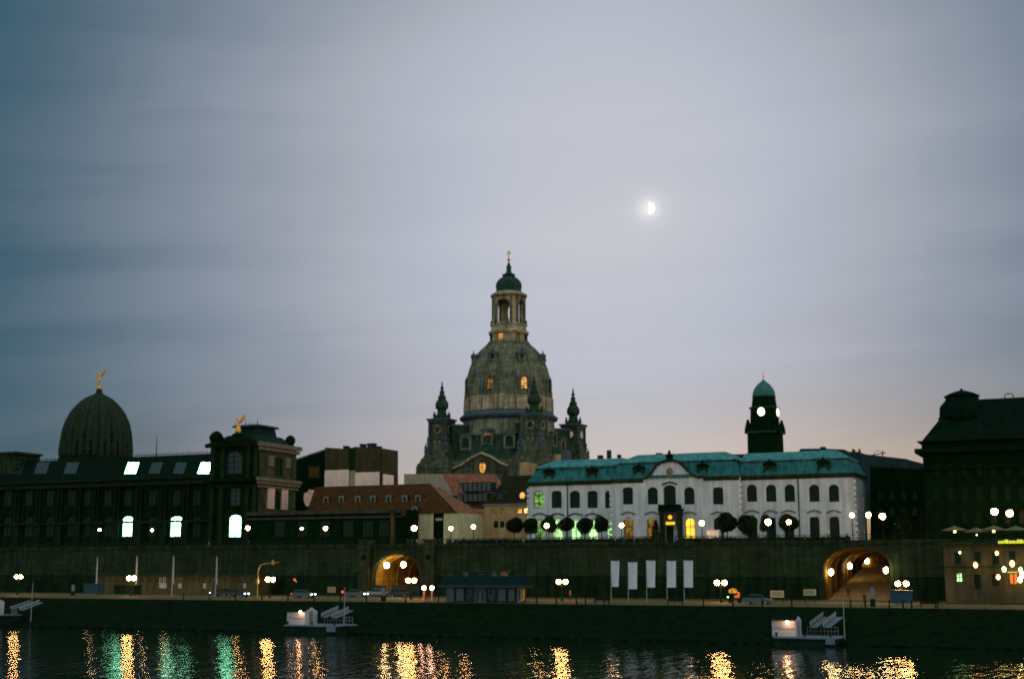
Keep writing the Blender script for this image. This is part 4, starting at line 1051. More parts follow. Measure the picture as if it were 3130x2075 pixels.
for k in range(5):
    a = cu_ - hw_ * .24 + k * hw_ * .12; m.tube([(a, cn_ - hn * .24, pz_(1286)), (a, cn_ - hn * .24, pz_(1286) + (1.3 if k in (0, 4) else .7))], [.12, .03], 5)
m.build('roof_finials', IRON, V)
u_, _ = pn(728, 1322, PVN + .8); zb_ = pz_(1326)
t = Thing('gilded_angel', 'gilded winged figure standing on the pediment of the corner pavilion', 'statue', (u_, PVN + .8, zb_), 'gilded winged statues')
o = bpy.data.objects.new('figure', winged((pn(728, 1263, PVN)[1] - zb_) / 2.5, 'angel2')); COL.objects.link(o); o.parent = t.e; o.scale = (.8, 1.3, 1)
m = MB(); m.lathe([(1.0, zb_ - .4), (.9, zb_ + .3), (.6, zb_ + .5)], u_, PVN + .8, 10); m.build('base', SOOT, t)
o2 = skin_mesh([(0, 0, .2), (0, 0, 1.5), (0, 0, 2.6)], [(0, 1), (1, 2)], [.9, .75, .4], 'robe'); o2.materials.append(GOLD)
oo = bpy.data.objects.new('robe', o2); COL.objects.link(oo); oo.parent = t.e

# annex wall right of the pavilion
XN = 254.0
X = Thing('annex', 'dark low annex with shallow windows between the pavilion and the yellow house', 'building', (uat(1050, XN), XN, ZT))
u0, u1 = fu1 + .1, pn(1232, 1600, XN)[0]
zt_ = pn(1050, 1560, XN)[1]
hs_ = []
for cx in (852, 922, 990, 1062, 1122, 1172):
    a, b_, z0, z1 = pxrect(cx, 1590, 1640, 34, XN); hs_.append(rectp(a, b_, z0, z1))
m = MB(); m.wall(rectp(u0, u1, ZT - .2, zt_), hs_, FRONT(XN), .4); m.add([(u1, XN, ZT), (u1, XN + 7, ZT), (u1, XN + 7, zt_), (u1, XN, zt_)], [(0, 1, 2, 3)]); m.add([(u0, XN, zt_), (u1, XN, zt_), (u1, XN + 7, zt_), (u0, XN + 7, zt_)], [(0, 1, 2, 3)])
m.build('annex_wall', SOOT, X)
for h in hs_:
    window(X, h, FRONT(XN), GLASS, FRAMED, depth=.35, fw=.1, bars=(2, 1))
m = MB(); m.box(u0, u1 + .4, XN - .5, XN - .001, zt_ - .7, zt_ + .15); m.box(u0, u1, XN - .3, XN - .002, pn(1050, 1584, XN)[1], pn(1050, 1578, XN)[1]); m.build('cornice', stone('annex_cornice', (.06, .062, .045)), X)
m = MB()
u_ = pn(1205, 1600, XN)[0]; m.box(u_ - .38, u_ + .38, XN - 1.0, XN - .002, ZT, zt_ + .9); m.box(u_ - .7, u_ + .7, XN - 1.3, XN - .004, zt_ - .2, zt_ + .5)
u2 = pn(1236, 1600, XN)[0]; m.box(u2 - .25, u2 + .25, XN - 1.0, XN - .003, zt_ - 1.5, zt_ + .9)
m.build('ochre_pier', stone('pier_stone', (.09, .06, .028), var=.5), X)
c0, c1, z0, z1 = pxrect(905, 1600, 1620, 40, XN)

# ------------------------------------------------------------------ houses behind
def poly_px(pts, n): return [pn(x, y, n) for x, y in pts]
def house(name, label, org_px, n): 
    return Thing(name, label, 'building', (uat(org_px, n), n, ZT), 'town houses behind the terrace')
# brown-and-cream block
n = 300.0
H = house('apartment_block', 'tall flat-topped block with brown upper walls, cream lower walls and four chimneys', 1100, n)
f = [(992, 1560), (1165, 1560), (1165, 1369), (1085, 1365), (1065, 1372), (993, 1367)]
pf = poly_px(f, n); d_ = 9.0
m = MB(); m.prism(pf, n, n + d_); m.build('upper_wall', BROWN, H)
a, b_, z0, z1 = pxrect(1070, 1436, 1500, 152, n); m = MB(); m.box(pn(993, 1460, n)[0], pn(1066, 1460, n)[0], n - .12, n - .002, z0, pn(1030, 1436, n)[1]); m.box(pn(1086, 1460, n)[0], pn(1160, 1460, n)[0], n - .12, n - .002, z0, pn(1120, 1443, n)[1])
m.build('cream_wall', CREAM, H)
a, b_, z0, z1 = pxrect(1075, 1368, 1500, 19, n); m = MB(); zk_ = pn(1075, 1438, n)[1]; m.box(a, b_, n - .05, n - .001, zk_, z1); m.build('recess_strip', BROWND, H)
m = MB(); m.box(pn(1066, 1460, n)[0] + .002, pn(1086, 1460, n)[0] - .002, n - .09, n - .001, z0, zk_ - .002); m.build('recess_strip', BEIGE, H)
# side return, receding
us = pf[1][0]; nb_ = pu(1205, 1450, us)[0]
zz = pn(1165, 1378, n)[1]; zz2 = pu(1203, 1412, us)[1]
m = MB(); m.add([(us + .01, n, ZT), (us + .01, nb_, ZT), (us + .01, nb_, zz2), (us + .01, n + (nb_ - n) * .25, zz - .6), (us + .01, n, zz)], [(0, 1, 2, 3, 4)])
m.add([(us - 8, n, zz), (us + .01, n, zz), (us + .01, n + (nb_ - n) * .25, zz - .6), (us + .01, nb_, zz2), (us - 8, nb_, zz2)], [(0, 1, 2), (0, 2, 3, 4)]); m.build('side_wall', BROWN, H)
m = MB(); zc_ = pn(1165, 1448, n)[1]; m.box(us + .012, us + .15, n + .5, nb_ - .5, ZT, zc_); m.build('cream_wall', CREAM, H)
for cx, w, y in ((1060, 10, 1363), (1111, 11, 1357), (1138, 20, 1355), (1160, 8, 1364)):
    a, b_, z0, z1 = pxrect(cx, y, 1375, w, n + 3); m = MB(); m.box(a, b_, n + 2, n + 3.6, z0, z1); m.box(a - .12, b_ + .12, n + 1.9, n + 3.7, z1 - .3, z1 - .05); m.build('chimney', SLATE, H)
# slate roofed building left of it
H = house('slate_roof_house', 'dark house with sloping slate roof beside the brown block', 950, n)
pf = poly_px([(895, 1560), (991, 1560), (991, 1376), (960, 1385), (905, 1404), (895, 1404)], n + 1)
m = MB(); m.prism(pf, n + 1, n + 8); m.build('wall', SOOT, H)
q = poly_px([(896, 1404), (905, 1403), (960, 1384), (991, 1374)], n + 1)
m = MB()
for p_, r_ in zip(q, q[1:]): m.add([(p_[0], n + .6, p_[1]), (r_[0], n + .6, r_[1]), (r_[0], n + 8, r_[1] + .5), (p_[0], n + 8, p_[1] + .5), (p_[0], n + .6, p_[1] - .5), (r_[0], n + .6, r_[1] - .5)], [(0, 1, 2, 3), (0, 1, 5, 4)])
m.build('roof', LEAD, H)
a, b_, z0, z1 = pxrect(960, 1424, 1462, 34, n + 1); window(H, rectp(a, b_, z0, z1), FRONT(n + .85), emit('faint_amber', (.5, .3, .05), .05, var=.6), FRAMED, depth=.12, fw=.2, bars=(1, 1))
# small blue awning / dome
# long red roof house
n = 262.0
H = house('red_roof_house', 'long low house with clay tile roof and a row of white dormer windows', 1150, n)
ridge0, ridge1 = pn(962, 1488, n + 7), pn(1300, 1484, n + 7)
e0, e1 = pn(925, 1558, n), pn(1375, 1583, n)
zev = pn(1150, 1572, n)[1]
ur = pn(1400, 1583, n)[0]
m = MB(); ul = pn(935, 1560, n)[0]; zr = ridge0[1]
rA = [(ul, n - .3, zev), (ur, n - .3, zev), (ridge1[0] + 1.2, n + 7, zr), (ridge0[0], n + 7, zr)]
m.add(rA + [(ul, n + 14, zev), (ur, n + 14, zev)], [(0, 1, 2, 3), (3, 2, 5, 4)]); m.build('roof', TILE, H)
m = MB(); m.add([(ur, n - .3, zev), (ur, n + 14, zev), (ridge1[0] + 1.2, n + 7, zr)], [(0, 1, 2)]); m.build('roof_hip', TILEL, H)
m = MB(); m.add([(ul, n, zev), (ul, n + 14, zev), (ridge0[0], n + 7, zr)], [(0, 1, 2)])
gl = [pn(935, 1546, n - .6), pn(943, 1546, n - .6), pn(959, 1497, n - .6), pn(944, 1495, n - .6), pn(941, 1503, n - .6), pn(929, 1508, n - .6), pn(928, 1530, n - .6)]
m.prism(gl, n - .6, n - .35); m.build('gable_end', PALE, H)
wa, wb = pn(1237, 1600, n)[0], pn(1325, 1600, n)[0]; wc, wd = pn(1356, 1600, n)[0], pn(1400, 1600, n)[0]
a, b_, z0, z1 = pxrect(1270, 1594, 1612, 18, n)
hh_ = [rectp(a, b_, z0, z1)]
m = MB(); m.wall(rectp(wa, wb, ZT, zev), hh_, FRONT(n), .3); m.wall(rectp(wc, wd, ZT, zev), [], FRONT(n), .3)
m.add([(wd, n, ZT), (wd, n + 14, ZT), (wd, n + 14, zev), (wd, n, zev)], [(0, 1, 2, 3)]); m.build('wall', YELLOWW, H)
window(H, hh_[0], FRONT(n), GLASS, FRAMED, depth=.25, fw=.1)
m = MB(); m.box(wb, wc, n + .4, n + .6, ZT, zev); m.build('doorway', BROWND, H)
a, b_, z0, z1 = pxrect(1341, 1583, 1590, 20, n); m = MB(); m.box(a, b_, n + .1, n + .35, z0, z1); m.build('transom', FRAMEW, H)
m = MB(); m.box(ul, ur, n + .3, n + 2, ZT, zev); m.build('rear_wall', SOOT, H)
for cx, cy in ((1000, 1530), (1047, 1528), (1097, 1528), (1143, 1527), (1191, 1526), (1240, 1526), (1281, 1526), (1271, 1561)):
    t_ = (pn(cx, 1572, n)[1]); 
    # place on the roof slope
    d = ray(cx, cy); P0 = W(0, n - .3, zev); sl = W(0, n + 7, zr) - P0; nn_ = W(1, 0, 0).cross(sl).normalized(); o_ = Vector((0, 0, HC))
    q = o_ + d * ((P0 - o_).dot(nn_) / d.dot(nn_)); qu, qn, qz = q.dot(UD), q.dot(ND), q.z
    mp = lambda a, b, dd, qu=qu, qn=qn, qz=qz: (qu + a, qn - .55 + dd, qz + b)
    pl = rectp(-.42, .42, -.55, .65)
    m = MB(); m.wall(rectp(-.68, .68, -.85, .95), [pl], mp, .25, rim=.05); d = m.build('dormer', plain('grey_white_paint_%d' % cx, (.22, .25, .24)) if 'grey_white_paint_1000' not in MATS else MATS['grey_white_paint_1000'], H)
    m = MB(); m.prism(rectp(-.66, .66, -.85, .9), .06, 2.2, mp); m.build('dormer_cheeks', TILE, H, parent=d)
    m = MB(); m.add([mp(a, b_, .05) for a, b_ in pl], [(0, 1, 2, 3)]); m.build('pane', GLASS, H, parent=d)
# beige gabled house with two rows of dormers
n = 280.0
H = house('gabled_house', 'beige gabled house with pale red roof and two rows of grey dormers', 1380, n)
gp_ = poly_px([(1235, 1600), (1235, 1448), (1350, 1448), (1410, 1555), (1410, 1600)], n)
m = MB(); m.prism(gp_, n, n + .6); m.build('gable_wall', BEIGE, H)
# roof to the right of the gable, facing +u / front
q = poly_px([(1345, 1447), (1492, 1449), (1530, 1478), (1480, 1545), (1410, 1556)], n + 4)
m = MB(); a0 = pn(1350, 1448, n); a3 = pn(1412, 1556, n)
e_ = pn(1500, 1556, n + 2); r_ = pn(1500, 1447, n + 7)
m.add([(a0[0], n + .1, a0[1]), (r_[0], n + 10, a0[1] + .3), (r_[0] + 6, n + 10, a3[1]), (a3[0], n + .1, a3[1])], [(0, 1, 2, 3)])
m.add([(a0[0] - 10, n + .6, a0[1]), (a0[0], n + .6, a0[1]), (r_[0], n + 10, a0[1] + .3), (a0[0] - 10, n + 10, a0[1])], [(0, 1, 2, 3)])
m.build('roof', TILEL, H)
def dormer_row(root, n_, x0, x1, y0, y1, k, skew=0.0):
    a, zt1 = pn(x0, y0, n_); b_, _ = pn(x1, y0, n_); _, zb1 = pn((x0 + x1) / 2, y1, n_)
    m = MB(); m.box(a - .1, b_ + .1, n_ + .1, n_ + 2.5, zb1 - .2, zt1 + .3); d = m.build('dormer_band', SLATE, root)
    w = (b_ - a) / k
    for i in range(k):
        pl = rectp(a + w * (i + .18), a + w * (i + .82), zb1, zt1)
        window(root, pl, FRONT(n_), SKYGLASS, FRAMEG, depth=.08, fw=.13, bars=(1, 1))
dormer_row(H, n + 2.0, 1388, 1502, 1479, 1500, 8)
dormer_row(H, n + .9, 1402, 1490, 1512, 1531, 6)
# small roof part seen right of the red roof house
q = [pn(1295, 1487, n - 2), pn(1345, 1490, n - 2), pn(1378, 1550, n - 2), pn(1398, 1585, n - 2), pn(1345, 1585, n - 2)]
m = MB(); m.prism(q, n - 2, n - 1.6); m.build('front_roof', TILEL, H)
dormer_row(H, n - 2.6, 1338, 1382, 1518, 1538, 4)
dormer_row(H, n - 2.8, 1352, 1388, 1555, 1572, 4)
a, b_, z0, z1 = pxrect(1440, 1556, 1660, 66, n - 1); m = MB(); m.box(pn(1396, 1600, n - 1)[0], pn(1502, 1600, n - 1)[0], n - 1, n + 9, ZT, z1)
for i in range(9):
    u_ = pn(1408 + i * 11, 1600, n - 1)[0]; m.box(u_ - .12, u_ + .12, n - 1.15, n - 1.001, ZT, z1 - .4)
m.build('ochre_wall', TAN, H)
# dark mansard house
n = 274.0
H = house('mansard_house', 'ochre house with tall dark hipped roof, two round dormers and orange-lit windows', 1560, n)
zev = pn(1560, 1540, n)[1]
a, b_ = pn(1480, 1590, n)[0], pn(1640, 1590, n)[0]
wins_ = [(1512, 1553, 1570, 13, LITYD), (1535, 1553, 1570, 12, LITYD), (1588, 1553, 1569, 15, LITO), (1607, 1552, 1568, 13, LITOB), (1516, 1592, 1612, 14, GLASS), (1535, 1592, 1612, 13, GLASS), (1590, 1595, 1612, 14, LITYD)]
hs_ = [rectp(*pxrect(cx, y0, y1, w, n)) for cx, y0, y1, w, _ in wins_]
m = MB(); m.wall(rectp(a, b_, ZT, zev), hs_, FRONT(n), .3); m.build('wall', TAN, H)
for h, wv in zip(hs_, wins_): window(H, h, FRONT(n), wv[4], FRAMED, depth=.25, fw=.1, bars=(1, 1))
m = MB(); m.box(a - .2, b_, n - .3, n - .001, zev - .25, zev + .1); m.build('eaves', FRAMEG, H)
t1 = pn(1555, 1454, n + 9); zt_ = t1[1]
m = MB(); m.add([(a - .3, n - .2, zev), (b_ + 2, n - .2, zev), (b_ + 2, n + 9, zt_), (pn(1552, 1455, n + 9)[0], n + 9, zt_), (a - .3, n + 18, zev), (b_ + 2, n + 18, zev)], [(0, 1, 2, 3), (0, 3, 4), (3, 2, 5, 4)])
m.build('roof', TILED, H)
for cx, cy, g_ in ((1526, 1516, SKYGLASS), (1596, 1514, LITO)):
    u_, z_ = pn(cx, cy, n + 1.2); mp = lambda a, b, d, u_=u_, z_=z_: (u_ + a, n + 1.2 + d, z_ + b)
    pl = ovalp(0, 0, .75 if g_ is LITO else .9, .8, 14)
    m = MB(); m.wall(archp(-1.3, 1.3, -1.2, 1.3, .9), [pl], mp, .3, rim=3.0); d = m.build('dormer', SLATE, H)
    m = MB(); m.add([mp(a, b_, .28) for a, b_ in pl], [tuple(range(14))]); m.build('pane', g_, H, parent=d)
# house chips between church and palace
n = 300.0
H = house('narrow_house', 'narrow ochre house end with pale gable peeping over the green roof below the church', 1595, n)
m = MB(); m.box(pn(1588, 1420, n)[0], pn(1612, 1420, n)[0], n, n + 6, ZT, pn(1600, 1412, n)[1]); m.build('wall', TAN, H)
m = MB(); a, b_, z0, z1 = pxrect(1705, 1388, 1420, 20, n); m.box(a, b_, n, n + 3, ZT, z1); m.build('ochre_chimney', TAN, H)
m = MB(); a, b_, z0, z1 = pxrect(1724, 1374, 1420, 16, n); m.box(a, b_, n, n + 3, ZT, z1); m.build('slate_chimney', LEAD, H)

# ------------------------------------------------------------------ town hall tower far behind
TN_ = 560.0
tu_ = pn(2338, 1300, TN_)[0]; tz_ = lambda py: pn(2338, py, TN_)[1]
def tsc(px, py):
    w = W(tu_, TN_, tz_(py)); return px * (w.y * math.cos(TH) + (w.z - HC) * math.sin(TH)) / FPX
H = Thing('town_hall_tower', 'tall dark tower with green copper cap and two lit clock faces', 'tower', (tu_, TN_, ZT))
def sq(m, y0, y1, w0, w1=None):
    w1 = w1 or w0; a, b_ = tsc(w0, y0), tsc(w1, y1); c = .4142
    def ring(h, z): return [(tu_ - h, TN_ - h * c * 1.6, z), (tu_ - h * c * 1.6, TN_ - h, z), (tu_ + h * c * 1.6, TN_ - h, z), (tu_ + h, TN_ - h * c * 1.6, z), (tu_ + h, TN_ + h * c * 1.6, z), (tu_ + h * c * 1.6, TN_ + h, z), (tu_ - h * c * 1.6, TN_ + h, z), (tu_ - h, TN_ + h * c * 1.6, z)]
    m.add(ring(a, tz_(y0)) + ring(b_, tz_(y1)), [(i, (i + 1) % 8, 8 + (i + 1) % 8, 8 + i) for i in range(8)] + [tuple(range(8, 16)), tuple(reversed(range(8)))])
k = .86
m = MB(); sq(m, 1460, 1325, 57 * k, 55 * k); sq(m, 1325, 1295, 52 * k, 50 * k); sq(m, 1295, 1248, 45 * k, 43 * k); sq(m, 1248, 1212, 40 * k, 35 * k); m.build('tower_shaft', SOOT, H)
TCM = stone('tower_cornice', (.04, .07, .06))
for q_ in ((1326, 1321, 60 * k), (1250, 1246, 48 * k), (1214, 1211, 37 * k)): m = MB(); sq(m, *q_); m.build('tower_cornice', TCM, H)
m = MB(); m.lathe([(tsc(r, y), tz_(y)) for y, r in [(1212, 34), (1202, 34), (1190, 30), (1180, 23), (1172, 16), (1167, 9), (1163, 5), (1160, 3)]], tu_, TN_, 24); m.build('copper_cap', stone('tower_copper', (.060, .19, .18), var=.2), H, smooth=True)
m = MB(); m.tube([(tu_, TN_, tz_(1164)), (tu_, TN_, tz_(1150)), (tu_, TN_, tz_(1133))], [tsc(2.2, 1160), tsc(1.5, 1150), tsc(1.0, 1140)], 6); m.ball((tu_, TN_, tz_(1152)), tsc(2.6, 1152), 8, 6); m.build('gilded_spire', GOLD, H)
m = MB()
for a, b_ in ((1, 1), (1, -1), (-1, 1), (-1, -1)):
    h = tsc(44, 1300); m = MB(); m.lathe([(1.6, tz_(1326)), (1.5, tz_(1310)), (1.0, tz_(1298)), (.5, tz_(1284)), (.4, tz_(1283))], tu_ + a * h, TN_ + b_ * h * .75, 8); m.build('corner_pinnacle', SOOT, H)
h = tsc(45 * k, 1262)
for mpf, ru in ((lambda a, b, d: (tu_ + a, TN_ - h - .3 + d, b), 10.5), (lambda a, b, d: (tu_ + h + .3 - d, TN_ + a, b), 10.5)):
    pl = ovalp(0, tz_(1262), tsc(ru, 1262), tsc(12.5, 1262), 20)
    m = MB(); m.prism(pl, -.15, .3, mpf); m.build('clock_face', CLOCKL, H)
    m = MB(); oo = ovalp(0, tz_(1262), tsc(ru + 3, 1262), tsc(15.5, 1262), 20); m.wall(oo, [pl], mpf, .1, rim=.3); m.build('clock_ring', SOOT, H)

# low dark block behind right wing and roofs beyond
n = 330.0
H = Thing('far_roofs_block', 'long dark flat-roofed block behind the right wing of the palace', 'building', (uat(2640, n), n, ZT))
pf = poly_px([(2225, 1560), (2830, 1560), (2830, 1418), (2790, 1408), (2770, 1402), (2640, 1387), (2628, 1386), (2626, 1380), (2582, 1380), (2580, 1373), (2500, 1370), (2447, 1371), (2436, 1389), (2420, 1389), (2410, 1386), (2225, 1388)], n)
m = MB(); m.prism(pf, n, n + 14); m.build('block', SLATE, H)
for cx, w, y in ((2514, 14, 1365), (2607, 6, 1372), (2625, 3, 1372)):
    a, b_, z0, z1 = pxrect(cx, y, 1384, w, n + 2); m = MB(); m.box(a, b_, n + 2, n + 4, z0, z1); m.build('chimney', SLATE, H)
n = 262
H = Thing('dark_house', 'dark house beyond the palace corner', 'building', (uat(2720, n), n, ZT))
pf = poly_px([(2660, 1660), (2900, 1660), (2900, 1440), (2790, 1432), (2660, 1425)], n)
hs_ = [rectp(*pxrect(x, y, y + 26, 16, n)) for x in (2690, 2725, 2760, 2795) for y in (1500, 1550)]
m = MB(); m.wall(pf, hs_, FRONT(n), .4, rim=12); m.build('wall', SOOT, H)  # walls simply take the dark stone colour
for h in hs_: window(H, h, FRONT(n), GLASS, FRAMED, depth=.35, fw=.12)
n = 700.0
c, z = pn(2680, 1386, n)
H = Thing('tower_crane', 'thin far construction crane jib above the dark roofs', 'crane', (c, n, ZT))
m = MB(); a, za = pn(2655, 1392, n); b_, zb_ = pn(2707, 1384, n); m.tube([(a, n, za), (b_, n, zb_)], .25, 5); m.tube([(a + 2, n, za), ((a + b_) / 2, n, zb_ + 1.6), (b_, n, zb_)], .15, 5); m.build('jib', SLATE, H)
m = MB(); m.tube([(b_ - 1.5, n, ZT), (b_ - 1.5, n, zb_ + 1.0)], .3, 5); m.build('mast', SLATE, H)

# ------------------------------------------------------------------ massive dark building at right
GN = 240.0
G = Thing('parliament_house', 'massive dark stone building with steep roof and rounded turret at the right edge', 'building', (uat(2960, GN), GN, ZT))
gz = lambda py, px=2830: pn(px, py, GN)[1]
gu = lambda px, py=1450: pn(px, py, GN)[0]
u0 = gu(2826, 1500); u1 = gu(3500, 1500)
zw_ = gz(1384)
hs_ = []
for cx in (2862, 2905, 2948, 2992, 3036, 3080, 3124):
    for y0, y1 in ((1410, 1455), (1480, 1530), (1555, 1600)):
        hs_.append(archp(*pxrect(cx, y0, y1, 20, GN), .8, 6))
m = MB(); m.wall(rectp(u0, u1, ZT - 3, zw_), hs_, FRONT(GN), .6); m.add([(u0, GN, ZT), (u0, GN + 26, ZT), (u0, GN + 26, zw_), (u0, GN, zw_)], [(0, 1, 2, 3)]); m.build('wall', SOOT, G)
for h in hs_: window(G, h, FRONT(GN), GLASS, FRAMED, depth=.5, fw=.14, bars=(1, 2))
m = MB(); m.box(u0 - 1.2, u1, GN - 1.2, GN + 26, zw_ - .1, zw_ + .7); m.box(u0 - .5, u1, GN - .5, GN - .002, zw_ - 3.0, zw_ - 2.5); m.box(u0 - .1, u1, GN - .1, GN + 25, zw_ + .7, gz(1352)); m.box(u0 - .7, u1, GN - .7, GN + 25.6, gz(1352), gz(1348)); m.build('cornice', SOOT, G)
zr_ = gz(1348); zt_ = pn(3100, 1219, GN + 11)[1]
ua = pn(2884, 1290, GN + 3)[0]
m = MB(); m.add([(u0, GN - .2, zr_), (u1, GN - .2, zr_), (u1, GN + 24, zr_), (u0, GN + 24, zr_), (gu(2905, 1290) , GN + 9, zt_), (u1, GN + 9, zt_), (u1, GN + 15, zt_), (gu(2905, 1290), GN + 15, zt_)],
               [(0, 1, 5, 4), (1, 2, 6, 5), (2, 3, 7, 6), (3, 0, 4, 7), (4, 5, 6, 7)]); m.build('roof', DARKROOF, G)
# turret
q_ = [(2945, 1300, 60), (2945, 1282, 64), (2945, 1278, 66), (2945, 1275, 62), (2945, 1245, 60), (2945, 1238, 56), (2945, 1225, 45), (2945, 1216, 43), (2945, 1211, 48), (2945, 1208, 42), (2945, 1202, 32), (2945, 1196, 16), (2945, 1193, 5), (2945, 1186, 1)]
tn_ = GN + 8; tu2 = pn(2942, 1250, tn_)[0]
m = MB(); m.lathe([(r_ * tn_ * NRM / FPX * .97, pn(2942, y, tn_)[1]) for _, y, r_ in q_], tu2, tn_, 24)
m.build('turret', DARKROOF, G, smooth=True)
m = MB(); a, za = pn(3072, 1218, GN + 9)[0], zt_; m.tube([(a, GN + 9, zt_), (a, GN + 9, zt_ + .5), (a + .3, GN + 9, zt_ + .75), (a + 1.1, GN + 9, zt_ + .75), (a + 1.4, GN + 9, zt_ + .5), (a + 1.4, GN + 9, zt_)], .09, 6); m.build('roof_rail', IRON, G)

# ------------------------------------------------------------------ lit house at the quay, right edge, with cafe terrace
QN = 214.0
Q = Thing('quay_house', 'low weathered beige house by the quay with green and amber lights at the right edge', 'building', (uat(3050, QN), QN, ZQ))
qz = lambda py: pn(3000, py, QN)[1]
u0, u1 = pn(2884, 1700, QN)[0], pn(3420, 1700, QN)[0]
zt_ = qz(1657)
wn_ = [(2928, 1688, 1724, 20, 0), (2988, 1686, 1724, 18, 1), (3043, 1686, 1724, 20, 0), (3094, 1684, 1724, 20, 0), (2932, 1749, 1778, 20, 2), (2988, 1755, 1800, 20, 0), (3043, 1755, 1790, 22, 0), (3094, 1755, 1790, 26, 3), (3150, 1690, 1724, 20, 0)]
hs_ = [rectp(*pxrect(a, b_, c, d, QN)) for a, b_, c, d, _ in wn_]
m = MB(); m.wall(rectp(u0, u1, ZQ, zt_), hs_, FRONT(QN), .4); m.add([(u0, QN, ZQ), (u0, QN + 12, ZQ), (u0, QN + 12, zt_), (u0, QN, zt_)], [(0, 1, 2, 3)]); m.add([(u0, QN, zt_), (u1, QN, zt_), (u1, QN + 12, zt_), (u0, QN + 12, zt_)], [(0, 1, 2, 3)])
m.build('wall', stone('quay_house_render', (.075, .070, .040), var=.35), Q)
for h, wv in zip(hs_, wn_): window(Q, h, FRONT(QN), {0: GLASS, 1: GLASS, 2: LITG2, 3: LITYD}[wv[4]], FRAMED, depth=.35, fw=.1, bars=(1, 1))
m = MB(); m.box(u0 - .3, u1, QN - .5, QN - .001, zt_ - .4, zt_ + .1); m.box(u0, u1, QN - .25, QN - .002, qz(1733), qz(1729)); m.build('cornice', SOOT2, Q)
m = MB(); u = pn(3052, 1655, QN)[0]; rnd = random.Random(4)
while u < u1 - 2:
    w = rnd.uniform(.18, .5); hgt = rnd.uniform(.35, .62); m.box(u, u + w, QN - .75, QN - .62, zt_ - .2, zt_ - .2 + hgt); u += w + .07
m.build('lit_lettering_strip', SIGNG, Q)
def small_lamp(px, py, n, mat, r_, label, base=None):
    u, z = pn(px, py, n); t = Thing('wall_lamp', label, 'lamp', (u, n, z), 'small lamps at the quay house')
    m = MB(); m.ball((u, n, z), r_, 10, 6, 1.4); m.build('lamp_globe', mat, t, smooth=True)
    m = MB(); m.tube([(u, n, z + r_), (u, n + .3, z + r_ + .25), (u, n + (QN - n if n < QN else .3) - .01, z + r_)], .04, 5); m.build('bracket', IRON, t)
for a in ((2982, 1726, QN - 1.2, LAMPO, .30, 'amber lantern at mid height under the second window of the quay house'), (3047, 1690, QN - 1.0, LAMPO, .24, 'amber lantern at the third upper window of the quay house'),
          (3094, 1722, QN - 1.2, LAMPO, .34, 'large amber lantern under the fourth upper window of the quay house'), (3069, 1739, QN - 1.6, LAMPG, .30, 'greenish lantern left of the thin lit bar of the quay house'),
          (3119, 1740, QN - 1.6, LAMPG, .26, 'greenish lantern right of the thin lit bar of the quay house'), (3051, 1763, QN - 2.0, LAMPO, .28, 'lowest amber lantern left of the quay house entrance'),
          (3126, 1755, QN - 2.0, LAMPW, .34, 'brightest white lantern at the right edge of the picture'), (3118, 1771, QN - 2.0, LAMPG, .32, 'round yellowish lantern low at the right edge'),
          (2934, 1688, QN - .6, LAMPG, .14, 'small greenish lamp in the first upper window of the quay house')): small_lamp(*a)
m = MB(); a, z = pn(3080, 1748, QN - 1.5); b_, _ = pn(3112, 1748, QN - 1.5); m.box(a, b_, QN - 1.55, QN - 1.4, z - .06, z + .06)
a2, _ = pn(3096, 1748, QN - 1.5); o = m.build('lit_awning_bar', SIGNG, Q)
for px in (3092, 3105): 
    u, z = pn(px, 1766, QN - 1.5); m = MB(); m.box(u - .18, u + .18, QN - 1.6, QN - 1.5, z - .8, z + .6); m.build('red_menu_light', emit('red_orange_light_%d' % px, (1, .2, .05), 1.2), Q)
for px, py, lt, lab in ((2918, 1615, 1, 'lit parasol on the roof terrace, leftmost'), (2985, 1620, 0, 'parasol with a tiny light on the roof terrace, second from left'), (3037, 1614, 1, 'lit parasol on the roof terrace, third from left'), (3105, 1615, 0, 'faint parasol on the roof terrace at the right edge')):
    n = QN + 5; u, z = pn(px, py, n); t = Thing('parasol', lab, 'parasol', (u, n, zt_), 'cafe parasols')
    m = MB(); m.lathe([(2.0, z - .35), (2.0, z - .25), (1.0, z + .1), (.1, z + .4), (.03, z + .55)], u, n, 8); m.build('canopy', CANVAS, t)
    m = MB(); m.tube([(u, n, zt_), (u, n, z + .3)], .04, 6); m.build('pole', IRON, t)
    if lt or px == 2985:
        u2, z2 = pn(px, py + (6 if px == 2985 else 1), n - 1.2); m = MB(); m.ball((u2, n - 1.2, z2 - .4), .20 if lt else .1, 10, 6); m.build('lamp_globe', LAMPO, t, smooth=True)

# ------------------------------------------------------------------ long low building at the foot of the wall, left
LN = 222.0
Lb = Thing('ticket_hall', 'long low beige building with grey window bands under the terrace wall', 'building', (uat(530, LN), LN, ZQ))
lz = lambda py: pn(550, py, LN)[1]
u0, u1 = pn(292, 1790, LN)[0], pn(782, 1790, LN)[0]
hs_ = []
specs = [(318, 12), (338, 12), (360, 12), (380, 12), (432, 14), (455, 14), (476, 14), (520, 12), (568, 14), (590, 12), (612, 14), (645, 12), (668, 12), (690, 12), (716, 12), (735, 12), (750, 9), (770, 10)]
for cx, w in specs: hs_.append(rectp(*pxrect(cx, 1766, 1782, w, LN)))
zt_ = lz(1757)
m = MB(); m.wall(rectp(u0, u1, ZQ, zt_), hs_, FRONT(LN), .3); m.add([(u1, LN, ZQ), (u1, LN + 4.4, ZQ), (u1, LN + 4.4, zt_), (u1, LN, zt_)], [(0, 1, 2, 3)]); m.build('wall', stone('hall_render', (.115, .092, .038), var=.3), Lb)
